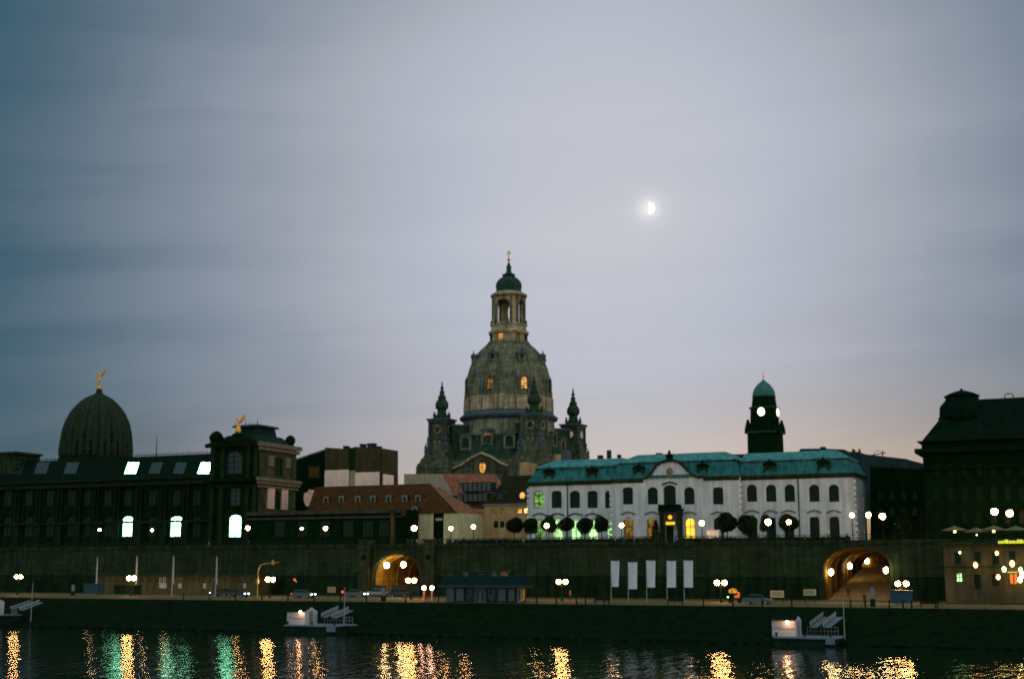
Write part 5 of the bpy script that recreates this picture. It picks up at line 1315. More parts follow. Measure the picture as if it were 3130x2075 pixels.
for h in hs_: window(Lb, h, FRONT(LN), GLASS, plain('hall_frames', (.16, .15, .1)) if 'hall_frames' not in MATS else MATS['hall_frames'], depth=.25, fw=.1, bars=(1, 1))
m = MB(); m.box(u0 - .4, u1 + .4, LN - .6, LN + 4.4, zt_, zt_ + .3); m.build('flat_roof', SLATE, Lb)
for cx, w in ((498, 22), (550, 10), (625, 8), (748, 7)):
    a, b_, z0, z1 = pxrect(cx, 1782, 1797, w, LN - .1); m = MB(); m.box(a, b_, LN - .14, LN - .002, z0, z1); m.build('white_panel', FRAMEW, Lb)
for cx in (492, 504):
    a, b_, z0, z1 = pxrect(cx, 1764, 1782, 8, LN); window(Lb, rectp(a, b_, z0, z1), FRONT(LN - .14), GLASS, FRAMEW, depth=.10, fw=.16, bars=(0, 1))
# flagpoles
for px, y0, y1, r_, lab in ((297, 1703, 1762, .10, 'pale bare flagpole in front of the left end of the low building, leftmost'), (418, 1700, 1762, .12, 'pale bare flagpole beside the twin lamp, second from left'),
                            (530, 1700, 1818, .14, 'tallest whitish flagpole reaching the kerb'), (662, 1702, 1765, .12, 'pale bare flagpole above two red tail lights, rightmost')):
    n = 213; u, z = pn(px, y0, n); t = Thing('flagpole', lab, 'flagpole', (u, n, ZQ), 'flagpoles left of the gate')
    m = MB(); m.tube([(u, n, ZQ - .1), (u, n, z)], [r_, r_ * .5], 8); m.ball((u, n, z + .08), .1, 8, 6); m.build('pole', STEEL, t, smooth=True)
    m = MB(); m.tube([(u + r_ + .14, n, ZQ + 2.2), (u + r_ * .5 + .10, n, z - .1)], [.09, .04], 5)
    m.build('furled_flag', PANEL, t)

# ------------------------------------------------------------------ banners
for i, (x0, x1, y0, y1, lab) in enumerate(((1867, 1893, 1714, 1792, 'leftmost of five'), (1919, 1948, 1718, 1799, 'second from left, hanging lowest'), (1975, 2003, 1713, 1794, 'middle one of five'), (2037, 2066, 1714, 1794, 'fourth from left'), (2089, 2118, 1713, 1794, 'rightmost of five'))):
    n = 206; u, zt_ = pn(x0, y0, n); u2, _ = pn(x1, y0, n); zb_ = pn(x0, y1, n)[1]
    t = Thing('banner', 'tall white vertical banner on a thin pole, ' + lab, 'banner', (u, n, ZQ), 'white banners on the quay')
    m = MB(); m.tube([(u, n, ZQ - .1), (u, n, zt_ + .15)], [.07, .04], 8); m.build('pole', STEEL, t, smooth=True)
    m = MB(); m.tube([(u, n, zt_ + .03), (u2, n, zt_ + .03)], .035, 6); m.build('top_bar', STEEL, t)
    m = MB(); K1, K2 = 5, 12; vs = []; rnd = random.Random(i)
    ph = rnd.random() * 6; tap = .06 if i == 0 else .03
    for j in range(K2 + 1):
        for q in range(K1 + 1):
            tt = j / K2; ss = q / K1
            vs.append((u + .06 + (u2 - u - .06) * ss * (1 - tap * 2 * tt), n + .10 * math.sin(ph + 3 * ss + 2.5 * tt) * (tt + .2), zt_ - (zt_ - zb_) * tt - .03 * math.sin(ss * 3)))
    m.add(vs, [(j * (K1 + 1) + q, j * (K1 + 1) + q + 1, (j + 1) * (K1 + 1) + q + 1, (j + 1) * (K1 + 1) + q) for j in range(K2) for q in range(K1)])
    m.add([(a, b_ + .015, c) for a, b_, c in vs], [(j * (K1 + 1) + q, (j + 1) * (K1 + 1) + q, (j + 1) * (K1 + 1) + q + 1, j * (K1 + 1) + q + 1) for j in range(K2) for q in range(K1)])
    m.build('cloth', PANEL, t, smooth=True)

# ------------------------------------------------------------------ glass kiosk
KN = 187.5
Kk = Thing('glass_kiosk', 'low dark blue glass kiosk with stepped roof and pale corner window frames', 'kiosk', (uat(1480, KN, 1800), KN, ZQ))
kz = lambda py, px=1480: pn(px, py, KN)[1]
ku = lambda px: pn(px, 1810, KN)[0]
u0, u1 = ku(1364), ku(1578)
nside = pu(1606, 1810, u1)[0]
zr_ = kz(1790)
m = MB(); m.box(u0, u1, KN, nside, ZQ, zr_)
m.build('body', KIOSK, Kk)
fr = [(1366, 1387), (1392, 1420), (1424, 1448), (1453, 1468), (1469, 1484), (1490, 1515), (1520, 1548), (1552, 1575)]
for i, (xa, xb) in enumerate(fr):
    a, b_ = ku(xa), ku(xb); pl = rectp(a, b_, ZQ + .15, kz(1797))
    pale = i in (0, 3, 4)
    window(Kk, pl, FRONT(KN - .16), COLDIM if i in (2, 3, 4, 5) else KIOSKG, FRAMEG if pale else IRON, depth=.13, fw=.09, bars=(0, 0))
ns = KN + .3
pl = rectp(ns, ns + (nside - KN) * .35, ZQ + .15, kz(1797)); window(Kk, pl, SIDE(u1 + .16), KIOSKG, FRAMEW, depth=.13, fw=.12, bars=(0, 0))
pl = rectp(ns + (nside - KN) * .45, nside - .2, ZQ + .15, kz(1797)); window(Kk, pl, SIDE(u1 + .16), LITYD, IRON, depth=.13, fw=.09, bars=(0, 0))
zt_ = kz(1760)
e = .9
m = MB(); m.add([(u0 - e, KN - e, zr_), (u1 + e, KN - e, zr_), (u1 + e, nside + e, zr_), (u0 - e, nside + e, zr_), (u0 - e + .35, KN + .2, zt_), (u1 + e - .35, KN + .2, zt_), (u1 + e - .35, nside - .2, zt_), (u0 - e + .35, nside - .2, zt_)],
               [(0, 1, 5, 4), (1, 2, 6, 5), (2, 3, 7, 6), (3, 0, 4, 7), (4, 5, 6, 7), (3, 2, 1, 0)])
m.build('roof', plain('kiosk_roof_sheet', (.006, .024, .024), rough=.8, spec=.05), Kk)
m = MB(); m.box(u0 - e - .05, u1 + e + .05, KN - e - .06, KN - e + .04, zr_ - .25, zr_ + .12); m.box(u1 + e - .04, u1 + e + .06, KN - e, nside + e, zr_ - .25, zr_ + .12); m.build('fascia', KIOSK, Kk)
m = MB(); m.add([(u1 + .15, KN + .5, zr_ + .12), (u1 + .15, nside - .3, zr_ + .12), (u1 + .15, (KN + nside) / 2, zt_ - .1), (u1 + .3, KN + .5, zr_ + .12), (u1 + .3, nside - .3, zr_ + .12), (u1 + .3, (KN + nside) / 2, zt_ - .1)], [(0, 1, 2), (3, 5, 4), (0, 2, 5, 3), (1, 4, 5, 2)]); m.build('pale_gable', BOARD, Kk)
a, b_ = pn(1416, 1760, KN + 2)[0], pn(1530, 1760, KN + 2)[0]; zc1 = pn(1480, 1747, KN + 2)[1]
m = MB(); m.box(a, b_, KN + 2, KN + 5, zt_ - .6, zc1); m.box(a - .25, b_ + .25, KN + 1.75, KN + 5.3, zc1, zc1 + .12); m.build('roof_lantern', KIOSK, Kk)
for xa, xb, g_ in ((1419, 1432, 1), (1436, 1450, 0), (1454, 1484, 0), (1488, 1502, 0), (1505, 1519, 1)):
    aa, bb = pn(xa, 1760, KN + 2)[0], pn(xb, 1760, KN + 2)[0]
    window(Kk, rectp(aa, bb, zt_ + .03, zc1 - .1), FRONT(KN + 1.85), SKYGLASS if not g_ else KIOSKG, FRAMEG if g_ else IRON, depth=.12, fw=.07, bars=(0, 0))

GWAY = plain('gangway_panel_paint', (.34, .34, .37), rough=.7)
# ------------------------------------------------------------------ landing stages
def stage(x_hut0, x_hut1, x_end, ytop, ybase, bx0, bx1, by1, gx, label, roof_y, mastx, masty, lamp_px):
    n = 170.0
    zb_ = pn((x_hut0 + x_hut1) / 2, ybase, n)[1]
    a, b_ = pn(x_hut0, ybase - 15, n)[0], pn(x_hut1, ybase - 15, n)[0]
    zw_ = pn(x_hut0, ytop, n)[1]; zr_ = pn(x_hut1, roof_y, n)[1]
    t = Thing('ticket_hut', 'small white boat-landing hut with dark gabled roof ' + label, 'hut', ((a + b_) / 2, n, zb_), 'huts on the landing stages')
    dpt_ = 3.4; mid = n + dpt_ / 2
    m = MB(); m.box(a, b_, n, n + dpt_, zb_, zw_); m.add([(b_ - .001, n, zw_), (b_ - .001, n + dpt_, zw_), (b_ - .001, mid, zr_)], [(0, 1, 2)]); m.add([(a, n, zw_), (a, n + dpt_, zw_), (a, mid, zr_)], [(0, 1, 2)])
    m.build('hut_wall', HUTW, t)
    m = MB(); m.box(a + .1, b_ - .1, n - .05, n - .002, zb_ + (zw_ - zb_) * .46, zb_ + (zw_ - zb_) * .49); m.box(b_ + .002, b_ + .04, n + 1.1, n + 2.1, zb_ + .05, zb_ + 2.0); m.build('batten', FRAMEG, t)
    m = MB(); o_ = .18
    m.add([(a - o_, n - o_, zw_ - .08), (b_ + o_ * .2, n - o_, zw_ - .08), (b_ + o_ * .2, mid, zr_ + .06), (a - o_, mid, zr_ + .06), (a - o_, n + dpt_ + o_, zw_ - .08), (b_ + o_ * .2, n + dpt_ + o_, zw_ - .08)], [(0, 1, 2, 3), (3, 2, 5, 4)])
    m.build('roof', DARKROOF, t)
    u, z = pn(lamp_px[0], lamp_px[1], n - .6)
    tl = Thing('hut_lamp', 'bright round lamp on the landing hut ' + label, 'lamp', (u, n - .6, z), 'lamps on the landing huts')
    m = MB(); m.ball((u, n - .6, z), .19, 12, 8); m.build('lamp_globe', emit('hut_lamp_glass_%d' % x_hut0, (1, .45, .2), 55), tl, smooth=True)
    m = MB(); m.tube([(u, n - .6, z + .15), (u, n - .3, z + .3), (u, n + .01, z + .2)], .03, 5); m.build('bracket', IRON, tl)
    # pontoon
    pa, pb = pn(x_hut0 - 12, ybase, n)[0], pn(x_end, ybase, n)[0]
    tp = Thing('pontoon', 'narrow steel landing pontoon carrying the white hut ' + label, 'pontoon', ((pa + pb) / 2, n, 0), 'landing pontoons')
    m = MB(); m.box(pa + .8, pb - 1.0, n - .9, n + 5, zb_ - .22, zb_); m.add([(pb - 1.0, n - .9, zb_ - .22), (pb, n, zb_), (pb - 1.0, n - .9, zb_), (pb - 1, n + 3, zb_ - .1)], [(0, 1, 2), (0, 1, 3), (1, 2, 3)]); m.build('deck', PONT, tp)
    m = MB(); m.box(pa + .8, pb - 1.2, n - .6, n + 4.6, -.4, zb_ - .22); m.build('hull', stone('hull_paint_%d' % x_hut0, (.012, .03, .018)), tp)
    q0, q1 = pn(bx0, ybase + 10, n - 1.2)[0], pn(bx1, ybase + 10, n - 1.2)[0]; zq = max(pn(bx0, by1, n - 1.2)[1], .0)
    m = MB(); m.box(q0, q1, n - 1.4, n - .91, zq, zb_ + .05); m.build('fender_box', PONT, tp)
    m = MB()
    for u_ in (pa + 1.2, (pa + pb) / 2, pb - 1.6): m.lathe([(.12, zb_), (.12, zb_ + .35), (.18, zb_ + .4), (.18, zb_ + .5)], u_, n - .5, 8)
    m.build('bollards', IRON, tp)
    m = MB(); k = 9
    for i in range(k + 1):
        u_ = b_ + .5 + (pb - 1.6 - b_ - .5) * i / k; m.tube([(u_, n + 4.6, zb_), (u_, n + 4.6, zb_ + 1.05)], .03, 4)
    for hh_ in (.55, 1.05): m.tube([(b_ + .5, n + 4.6, zb_ + hh_), (pb - 1.6, n + 4.6, zb_ + hh_)], .03, 4)
    m.build('railing', STEEL, tp)
    hx = a + (b_ - a) * .25; m = MB(); m.box(hx - .5, hx + .5, n - .06, n - .003, zb_ + (zw_ - zb_) * .58, zb_ + (zw_ - zb_) * .9); m.build('hut_shutter', FRAMEW, t)
    m = MB(); m.tube([(pa + 1.2, n - .5, zb_ + .4), (pa + .2, n - .2, .5), (pa - 1.6, n + 2.2, 1.2)], .03, 4); m.build('mooring_rope', BARK, tp)
    # gangway with white side panels
    for i, g_ in enumerate(gx):
        (xa, ya), (xb, yb), hh = g_
        ua = pn(xa, ya, n + 2.5); na, nb = n + 2.5 + i * .3, n + 9 + i * .3
        p0 = pn(xa, ya, na); p1 = pn(xb, yb, nb)
        tg = Thing('gangway', 'sloping white-sided gangway ' + label + (', front rail' if i else ', rear rail'), 'gangway', (p0[0], na, p0[1]), 'gangways to the landing stages')
        m = MB(); hz = hh * n * NRM / FPX
        m.add([(p0[0], na, p0[1]), (p1[0], nb, p1[1]), (p1[0], nb, p1[1] + hz), (p0[0], na, p0[1] + hz), (p0[0], na + .06, p0[1]), (p1[0], nb + .06, p1[1]), (p1[0], nb + .06, p1[1] + hz), (p0[0], na + .06, p0[1] + hz)],
              [(0, 1, 2, 3), (7, 6, 5, 4), (0, 4, 5, 1), (3, 2, 6, 7), (0, 3, 7, 4), (1, 5, 6, 2)]); m.build('side_panel', GWAY, tg)
        m = MB()
        for k in range(7):
            f_ = k / 6; p = (p0[0] + (p1[0] - p0[0]) * f_, na + (nb - na) * f_, p0[1] + (p1[1] - p0[1]) * f_)
            m.tube([(p[0], p[1] - .05, p[2] - .2), (p[0], p[1] - .05, p[2] + hz + .1)], .05, 5)
        m.build('rail_posts', IRON, tg)
        m = MB(); m.add([(p0[0], na, p0[1] - .1), (p1[0], nb, p1[1] - .1), (p1[0] + .9, nb, p1[1] - .1), (p0[0] + .9, na, p0[1] - .1), (p0[0], na, p0[1] - .2), (p1[0], nb, p1[1] - .2), (p1[0] + .9, nb, p1[1] - .2), (p0[0] + .9, na, p0[1] - .2)],
               [(0, 1, 2, 3), (4, 7, 6, 5), (0, 4, 5, 1), (3, 2, 6, 7)]); m.build('walkway', PONT, tg)
    nm_ = n + 4.5; u, z = pn(mastx, masty, nm_)
    tm = Thing('mooring_mast', 'thin steel mast of the landing stage ' + label, 'mast', (u, nm_, 0), 'masts of the landing stages')
    m = MB(); m.tube([(u, nm_, -.3), (u, nm_, z)], [.09, .04], 6); m.build('mast', STEEL, tm, smooth=True)
stage(877, 932, 1056, 1868, 1908, 1000, 1023, 1930, [((981, 1884), (1034, 1861), 12), ((1012, 1886), (1066, 1862), 11)], 'left of the blue-grey car reflections', 1855, 1054, 1793, (918, 1870))
stage(2360, 2432, 2580, 1894, 1944, 2524, 2551, 1968, [((2475, 1914), (2517, 1882), 13), ((2514, 1914), (2556, 1882), 14)], 'on the right, below the right gate', 1882, 2577, 1830, (2406, 1901))
stage(-98, -34, 12, 1838, 1878, -40, -20, 1900, [((30, 1858), (92, 1838), 6), ((58, 1862), (120, 1838), 8)], 'cut off by the left edge', 1828, 101, 1780, (-40, 1850))

# ------------------------------------------------------------------ street furniture on the quay
# bent yellow traffic mast
n = 206.0; u, z = pn(789, 1740, n); _, zt_ = pn(795, 1722, n); u2, z2 = pn(834, 1719, n); u3, _ = pn(852, 1717, n)
t = Thing('signal_mast', 'yellowish bent mast arm with a lamp head over the quay road', 'traffic mast', (u, n, ZQ))
m = MB(); m.tube([(u, n, ZQ), (u, n, zt_ - 1.6), (u + .15, n, zt_ - .8), (u + .6, n, zt_ - .25), (u + 1.2, n, zt_ - .05), (u2, n, z2), (u3, n, z2 + .08)], [.11, .10, .10, .09, .08, .07, .04], 8); m.build('mast', YPOLE, t, smooth=True)
m = MB(); m.box(u2 - .15, u2 + .15, n - .2, n + .2, z2 - .4, z2 + .5); m.build('signal_head', YPOLE, t)
m = MB(); m.box(u - .22, u + .22, n - .25, n + .2, pn(789, 1783, n)[1], pn(789, 1770, n)[1]); m.build('control_box', YPOLE, t)
# traffic light with red
def tlight(px, py, lab, g=True, r_=.22, tall=True):
    n = 219.0; u, z = pn(px, py, n); t = Thing('traffic_light', lab, 'traffic light', (u, n, ZQ), 'traffic lights on the quay road')
    m = MB(); m.tube([(u, n + .2, ZQ - .1), (u, n + .2, z - .5)], .06, 6); m.build('pole', IRON, t)
    m = MB(); m.box(u - .2, u + .2, n, n + .3, z - .75, z + .35); m.build('housing', IRON, t)
    m = MB(); m.ball((u, n - .04, z), r_, 10, 6); m.build('red_light', RED, t, smooth=True)
    if g: m = MB(); m.ball((u + .35, n - .04, z - .32), .08, 8, 6); m.build('green_light', GREEN, t, smooth=True)
tlight(901, 1771, 'traffic light showing red with a small green light, above the blue-grey car')
tlight(1047, 1808, 'low red signal light left of the mast by the left gangway', False)
# two red-white lit lanterns
for px, lab in ((1296, 'left one of two'), (1320, 'right one of two')):
    n = 200.0; u, z = pn(px, 1796, n); t = Thing('lit_stele', 'reddish-white lit pillar right of the left gate, ' + lab, 'lit pillar', (u, n, ZQ), 'lit pillars right of the left gate')
    m = MB(); m.ball((u, n, z), .34, 12, 8); m.build('lamp_globe', emit('pink_lamp_%d' % px, (1, .5, .3), 40), t, smooth=True)
    m = MB(); m.lathe([(.18, ZQ), (.18, z - .3)] if px == 1296 else [(.08, ZQ), (.16, z - .3)], u, n, 8); m.build('column', emit('red_glow_column_%d' % px, (1, .22, .1), .55, var=.3), t)
# steles
for px, y0, y1, w, n, mat, lab in ((1171, 1795, 1842, 9, 189, STEEL, 'grey information stele on the promenade below the left gate'), (2667, 1795, 1862, 10, 189, STEEL, 'grey information stele on the promenade below the right gate'), (222, 1786, 1812, 7, 205, STEEL, 'pale slim stele on the left quay')):
    a, b_, z0, z1 = pxrect(px, y0, y1, w, n); z0 = ZQ
    t = Thing('info_stele', lab, 'stele', ((a + b_) / 2, n, z0), 'information steles')
    m = MB(); m.box(a, b_, n, n + .25, z0 + (z1 - z0) * .42, z1); m.build('panel', plain('stele_panel_%d' % px, (.20, .24, .28)), t)
    m = MB(); m.box(a - .1, b_ + .1, n - .05, n + .35, z0, z0 + (z1 - z0) * .42 - .003); m.build('base', IRON, t)
# boards
for px, y0, y1, w, lab in ((2375, 1804, 1825, 41, 'left and lower one of two by the right gate'), (2475, 1800, 1819, 38, 'right one of two by the right gate'), (1013, 1793, 1810, 24, 'small dim one above the red signal')):
    n = 212 if px > 1500 else 216; a, b_, z0, z1 = pxrect(px, y0, y1, w, n)
    t = Thing('notice_board', 'cream notice board with faint lettering, ' + lab, 'sign', ((a + b_) / 2, n, ZQ), 'notice boards along the wall')
    bd = MB(); bd.box(a, b_, n, n + .08, z0, z1); bo = bd.build('board', BOARD if px > 1500 else BEIGE, t)
    for q_ in (a + .15, b_ - .25): m = MB(); m.box(q_, q_ + .1, n + .09, n + .17, ZQ - .1, z1); m.build('post', IRON, t)
    rnd = random.Random(px); m = MB()
    for row in (.66, .36):
        x = a + .2
        while x < b_ - .3:
            w_ = rnd.uniform(.05, .16); m.box(x, min(x + w_, b_ - .2), n - .012, n - .002, z0 + (z1 - z0) * row - .10, z0 + (z1 - z0) * row + .08); x += w_ + .06
    m.build('lettering', TEXT, t, parent=bo)
# containers
for px, y0, y1, w, n, mat, lab in ((379, 1790, 1820, 60, 209, IRON, 'dark closed sales trailer with pale skirt under the twin lamp'), (276, 1785, 1812, 40, 212, BLUEP, 'dark blue container left of the low building'), (2752, 1806, 1838, 62, 204, BLUEP, 'dark blue container under the rightmost twin lamp')):
    a, b_, z0, z1 = pxrect(px, y0, y1, w, n)
    t = Thing('container', lab, 'container', ((a + b_) / 2, n, ZQ), 'closed containers on the quay')
    m = MB(); m.box(a, b_, n, n + 2.2, ZQ + .2, z1)
    k = int((b_ - a) / .45)
    for i in range(k): m.box(a + i * .45 + .1, a + i * .45 + .25, n - .05, n - .001, ZQ + .35, z1 - .15)
    m.build('box', mat, t); m = MB(); m.box(a - .1, b_ + .1, n - .15, n + 2.3, z1 + .002, z1 + .15); m.build('roof', mat, t)
    m = MB(); m.box(a + .2, b_ - .2, n - .06, n - .002, ZQ + .0, ZQ + .2) ; m.build('skirt', plain('skirt_%d' % px, (.14, .2, .25)), t)
# railing posts at the quay edge
post0 = None
for i, px in enumerate([560, 640, 720, 800, 880, 960, 1040, 1120, 1240, 1300, 1340, 1640, 1700, 1762, 1790, 1847, 2150, 2240, 2330, 2420, 2600, 2645, 2718, 2760, 2786, 2860]):
    u, n = pz(px, 1738 + (QE + 1) and 1800, ZQ) if False else (pn(px, 1840, QE + .8)[0], QE + .8)
    if post0 is None:
        t = Thing('bollard', 'short dark iron bollard in the row along the quay edge', 'bollard', (u, n, ZQ), 'bollards along the quay edge')
        m = MB(); m.lathe([(.16, ZQ), (.14, ZQ + .1), (.11, ZQ + .2), (.10, ZQ + .8), (.15, ZQ + .86), (.15, ZQ + .95), (.06, ZQ + 1.05)], u, n, 8); m.build('post', IRON, t, smooth=True); post0 = t.e
    else:
        c = copy_tree(post0); c.location = W(u, n, ZQ)
# benches
for px, lab in ((1838, 'left one, below the banners'), (2062, 'right one, below the banners'), (2840, 'far right on the promenade')):
    n = QE + 3; u = pn(px, 1845, n)[0]
    t = Thing('bench', 'dark wooden bench facing the river, ' + lab, 'bench', (u, n, ZQ), 'benches on the promenade')
    m = MB(); m.box(u - 1.3, u + 1.3, n, n + .5, ZQ + .42, ZQ + .48); m.build('seat', IRON, t)
    m = MB(); m.box(u - 1.3, u + 1.3, n + .48, n + .53, ZQ + .52, ZQ + .9); m.build('backrest', IRON, t)
    for s_ in (-1.1, 1.1): m = MB(); m.box(u + s_ - .05, u + s_ + .05, n + .05, n + .5, ZQ, ZQ + .42); m.build('leg', IRON, t)

# ------------------------------------------------------------------ cars
def car(px, n, mat, label, L_=4.4, estate=False, back=1, front=1, flip=False, py=1815):
    u = pn(px, py, n)[0]; z = ZQ - .1
    t = Thing('car', label, 'car', (u, n, z), 'cars on the quay road', rotz=0)
    s = -1 if flip else 1; U = lambda x: u + s * x
    low = [(-2.15, .35), (2.1, .35), (2.18, .6), (2.05, .85), (1.2, .98), (-2.1, 1.0), (-2.2, .7)]
    m = MB(); m.prism([(U(a), z + b_) for a, b_ in low], n, n + 1.75)
    body = m.build('body', mat, t)
    bm = bmesh.new(); bm.from_mesh(body.data); bmesh.ops.bevel(bm, geom=bm.edges[:], offset=.05, segments=2, affect='EDGES'); bm.to_mesh(body.data); bm.free()
    cab = [(-2.0 if estate else -1.75, .98), (1.15, .98), (.45, 1.45), (-1.85 if estate else -1.1, 1.47)]
    m = MB(); q = [(U(a), z + b_) for a, b_ in cab]; k = 4
    vs = [(a, n + .08, b_) if b_ < z + 1.2 else (a, n + .25, b_) for a, b_ in q] + [(a, n + 1.67, b_) if b_ < z + 1.2 else (a, n + 1.5, b_) for a, b_ in q]
    m.add(vs, [(0, 1, 2, 3), (7, 6, 5, 4), (0, 4, 5, 1), (1, 5, 6, 2), (2, 6, 7, 3), (3, 7, 4, 0)]); m.build('windows', GLASS, t)
    m = MB(); m.add([(v[0], v[1], v[2] + .01) for v in (vs[2], vs[3], vs[7], vs[6])] + [(v[0], v[1], v[2] + .06) for v in (vs[2], vs[3], vs[7], vs[6])], [(0, 1, 2, 3), (4, 5, 6, 7), (0, 1, 5, 4), (1, 2, 6, 5), (2, 3, 7, 6), (3, 0, 4, 7)]); m.build('roof', mat, t)
    for a in (-1.35, 1.35):
        for nn in (n - .01, n + 1.58):
            m = MB(); m.prism(ovalp(U(a), z + .32, .32, .32, 16), nn, nn + .19); w = m.build('wheel', RUBBER, t)
            m = MB(); m.prism(ovalp(U(a), z + .32, .18, .18, 12), nn - .015, nn + .0); m.build('rim', STEEL, t, parent=w)
    for nn in (n + .12, n + 1.35):
        m = MB(); m.box(min(U(2.13), U(2.22)), max(U(2.13), U(2.22)), nn - .12, nn + .22, z + .62, z + .80); m.build('headlight', HEAD if front else FRAMEG, t)
        m = MB(); m.box(min(U(-2.24), U(-2.12)), max(U(-2.24), U(-2.12)), nn - .12, nn + .22, z + .66, z + .88); m.build('taillight', RED if back else plain('dull_red_glass_%d' % int(px * 10 + nn), (.2, .02, .02)), t)
    return t
car(668, 214, CARD, 'dark car with glowing red tail lights left of the yellow mast, facing left', flip=True, front=1, back=1)
car(718, 208, CARD, 'dark car with white headlights just left of the yellow mast, facing right', back=0)
car(920, 208, CARB, 'blue-grey estate car with headlights on below the red traffic light', estate=True)
car(1082, 216, CARB, 'bluish car with white headlight left of the left gate', back=0)
car(1150, 224.3, CARS, 'pale parked car at the left pier of the left gate', front=0, back=0)
car(1218, 222.8, CARD, 'dark blue parked car inside the mouth of the left gate', front=0, back=0)
car(2312, 197, CARB, 'small blue-grey parked car between the flowers and the left notice board', front=0, back=0, py=1838)
t = Thing('rickshaw', 'small orange and yellow lit bicycle rickshaw right of the twin lamp by the banners', 'rickshaw', (pn(2248, 1815, 207)[0], 207, ZQ - .1))
u = t.org[0]; n = 207; z = ZQ - .1
m = MB(); m.lathe([(.5, z + 1.5), (.75, z + 1.7), (.6, z + 2.1), (.1, z + 2.3)], u - .4, n, 10); m.build('canopy', emit('orange_canopy_glow', (1, .42, .05), .6, var=.5, scale=2), t)
m = MB(); m.box(u - .1, u + .6, n - .3, n + .3, z + .8, z + 1.2); m.box(u + .4, u + .6, n - .3, n + .3, z + 1.2, z + 1.7); m.build('seat', emit('red_seat_glow', (1, .2, .06), .7, var=.4, scale=2), t)
for a in (-.9, .6): m = MB(); m.prism(ovalp(u + a, z + .35, .35, .35, 16), n - .04, n + .04); m.build('wheel', RUBBER, t)
m = MB(); m.tube([(u - .9, n, z + .35), (u - .5, n, z + .8), (u + .1, n, z + .8), (u + .6, n, z + .35)], .04, 6); m.tube([(u - .4, n, z + .8), (u - .4, n, z + 1.55)], .03, 5); m.build('frame', IRON, t)
m = MB(); m.ball((u - 1.25, n, z + .9), .1, 8, 6); m.build('headlight', LAMPG, t, smooth=True)

# ------------------------------------------------------------------ people on the terrace
def person_mesh(var, jm, sk):
    sp = .10 if var != 1 else .2
    J = [(0, 0, .95), (0, 0, 1.2), (0, 0, 1.43), (0, 0, 1.52), (0, .0, 1.63), (0, -.01, 1.74),
         (.10, 0, .9), (.11 + sp * .3, -.02 - (.1 if var == 1 else 0), .5), (.11 + sp * .4, .02, .08), (.12 + sp * .4, -.13, .03),
         (-.10, 0, .9), (-.11 - sp * .3, -.02 + (.1 if var == 1 else 0), .5), (-.11 - sp * .4, .05, .08), (-.12 - sp * .4, -.1, .03),
         (.2, 0, 1.40), (.25, .03, 1.12), (.24, -.10 if var else -.04, .88), (.24, -.14 if var else -.05, .79),
         (-.2, 0, 1.40), (-.25, .03, 1.12), (-.24, -.04 if var != 2 else -.25, .88 if var != 2 else 1.15), (-.24, -.05 if var != 2 else -.33, .79 if var != 2 else 1.2)]
    E = [(0, 1), (1, 2), (2, 3), (3, 4), (4, 5), (0, 6), (6, 7), (7, 8), (8, 9), (0, 10), (10, 11), (11, 12), (12, 13), (2, 14), (14, 15), (15, 16), (16, 17), (2, 18), (18, 19), (19, 20), (20, 21)]
    Rr = [(.16, .12), (.15, .11), (.16, .11), .06, (.085, .10), (.06, .07), .10, .07, .05, .04, .10, .07, .05, .04, .07, .05, .04, .045, .07, .05, .04, .045]
    me = skin_mesh(J, E, Rr, 'person')
    for mt in (jm, TROUS, SKIN): me.materials.append(mt)
    for p in me.polygons:
        c = p.center; arm = abs(c.x) > .19 and .74 < c.z < .86
        p.material_index = 2 if (c.z > 1.5 or arm) else (1 if c.z < .92 else 0)
    return me
PM = [person_mesh(i % 3, JACKETS[j], 0) for i, j in ((0, 0), (1, 3), (2, 1), (0, 2), (1, 0))]
hm = MB(); hm.lathe([(.05, 1.78), (.09, 1.76), (.105, 1.70), (.10, 1.64), (.09, 1.60)], 0, .02, 10); ho = hm.build('tmp', HAIR, smooth=True); HM = ho.data; bpy.data.objects.remove(ho)
where = ['against the yellow house wall', 'before the ochre house', 'before the left palace wing', 'near the palace door', 'right of the palace door', 'before the right palace wing']
ppl = [(1246, 0), (1258, 1), (1275, 3), (1290, 0), (1302, 2), (1330, 4), (1345, 0), (1368, 1), (1384, 3), (1398, 0), (1418, 4), (1462, 0), (1520, 1), (1536, 0), (1560, 4), (1600, 3), (1650, 0), (1742, 1), (1815, 0),
       (1880, 3), (1906, 1), (1938, 3), (1957, 2), (1974, 0), (2068, 3), (2088, 0), (2152, 2), (2186, 0), (2200, 1), (2340, 0), (2378, 4), (2460, 2), (2530, 0), (2590, 4), (760, 0), (640, 3)]
rnd = random.Random(11)
for i, (px, v) in enumerate(ppl):
    n = WN + 1.9 + rnd.random() * 1.0; u = pn(px, 1650, n)[0]
    region = 'below the academy' if px < 1200 else 'against the yellow house wall' if px < 1402 else 'before the ochre houses' if px < 1610 else 'before the left wing of the palace' if px < 1870 else 'left of the palace door' if px < 2010 else 'right of the palace door' if px < 2262 else 'before the right wing of the palace'
    clothes = {0: 'a dark jacket, standing', 1: 'a dark blue jacket, walking', 2: 'a red jacket, one arm raised', 3: 'a pale jacket, standing', 4: 'a dark jacket, walking'}[v]
    e = bpy.data.objects.new('person', PM[v]); COL.objects.link(e); e.location = W(u, n, ZT); sc2 = rnd.uniform(.93, 1.07); e.scale = (sc2,) * 3; e.rotation_euler = (0, 0, rnd.random() * 6.28)
    tag(e, 'person in ' + clothes + ' ' + region, 'person', 'people in %s %s' % (clothes.split(',')[0][2:] if False else clothes, region))
    h = bpy.data.objects.new('hair', HM); COL.objects.link(h); h.parent = e
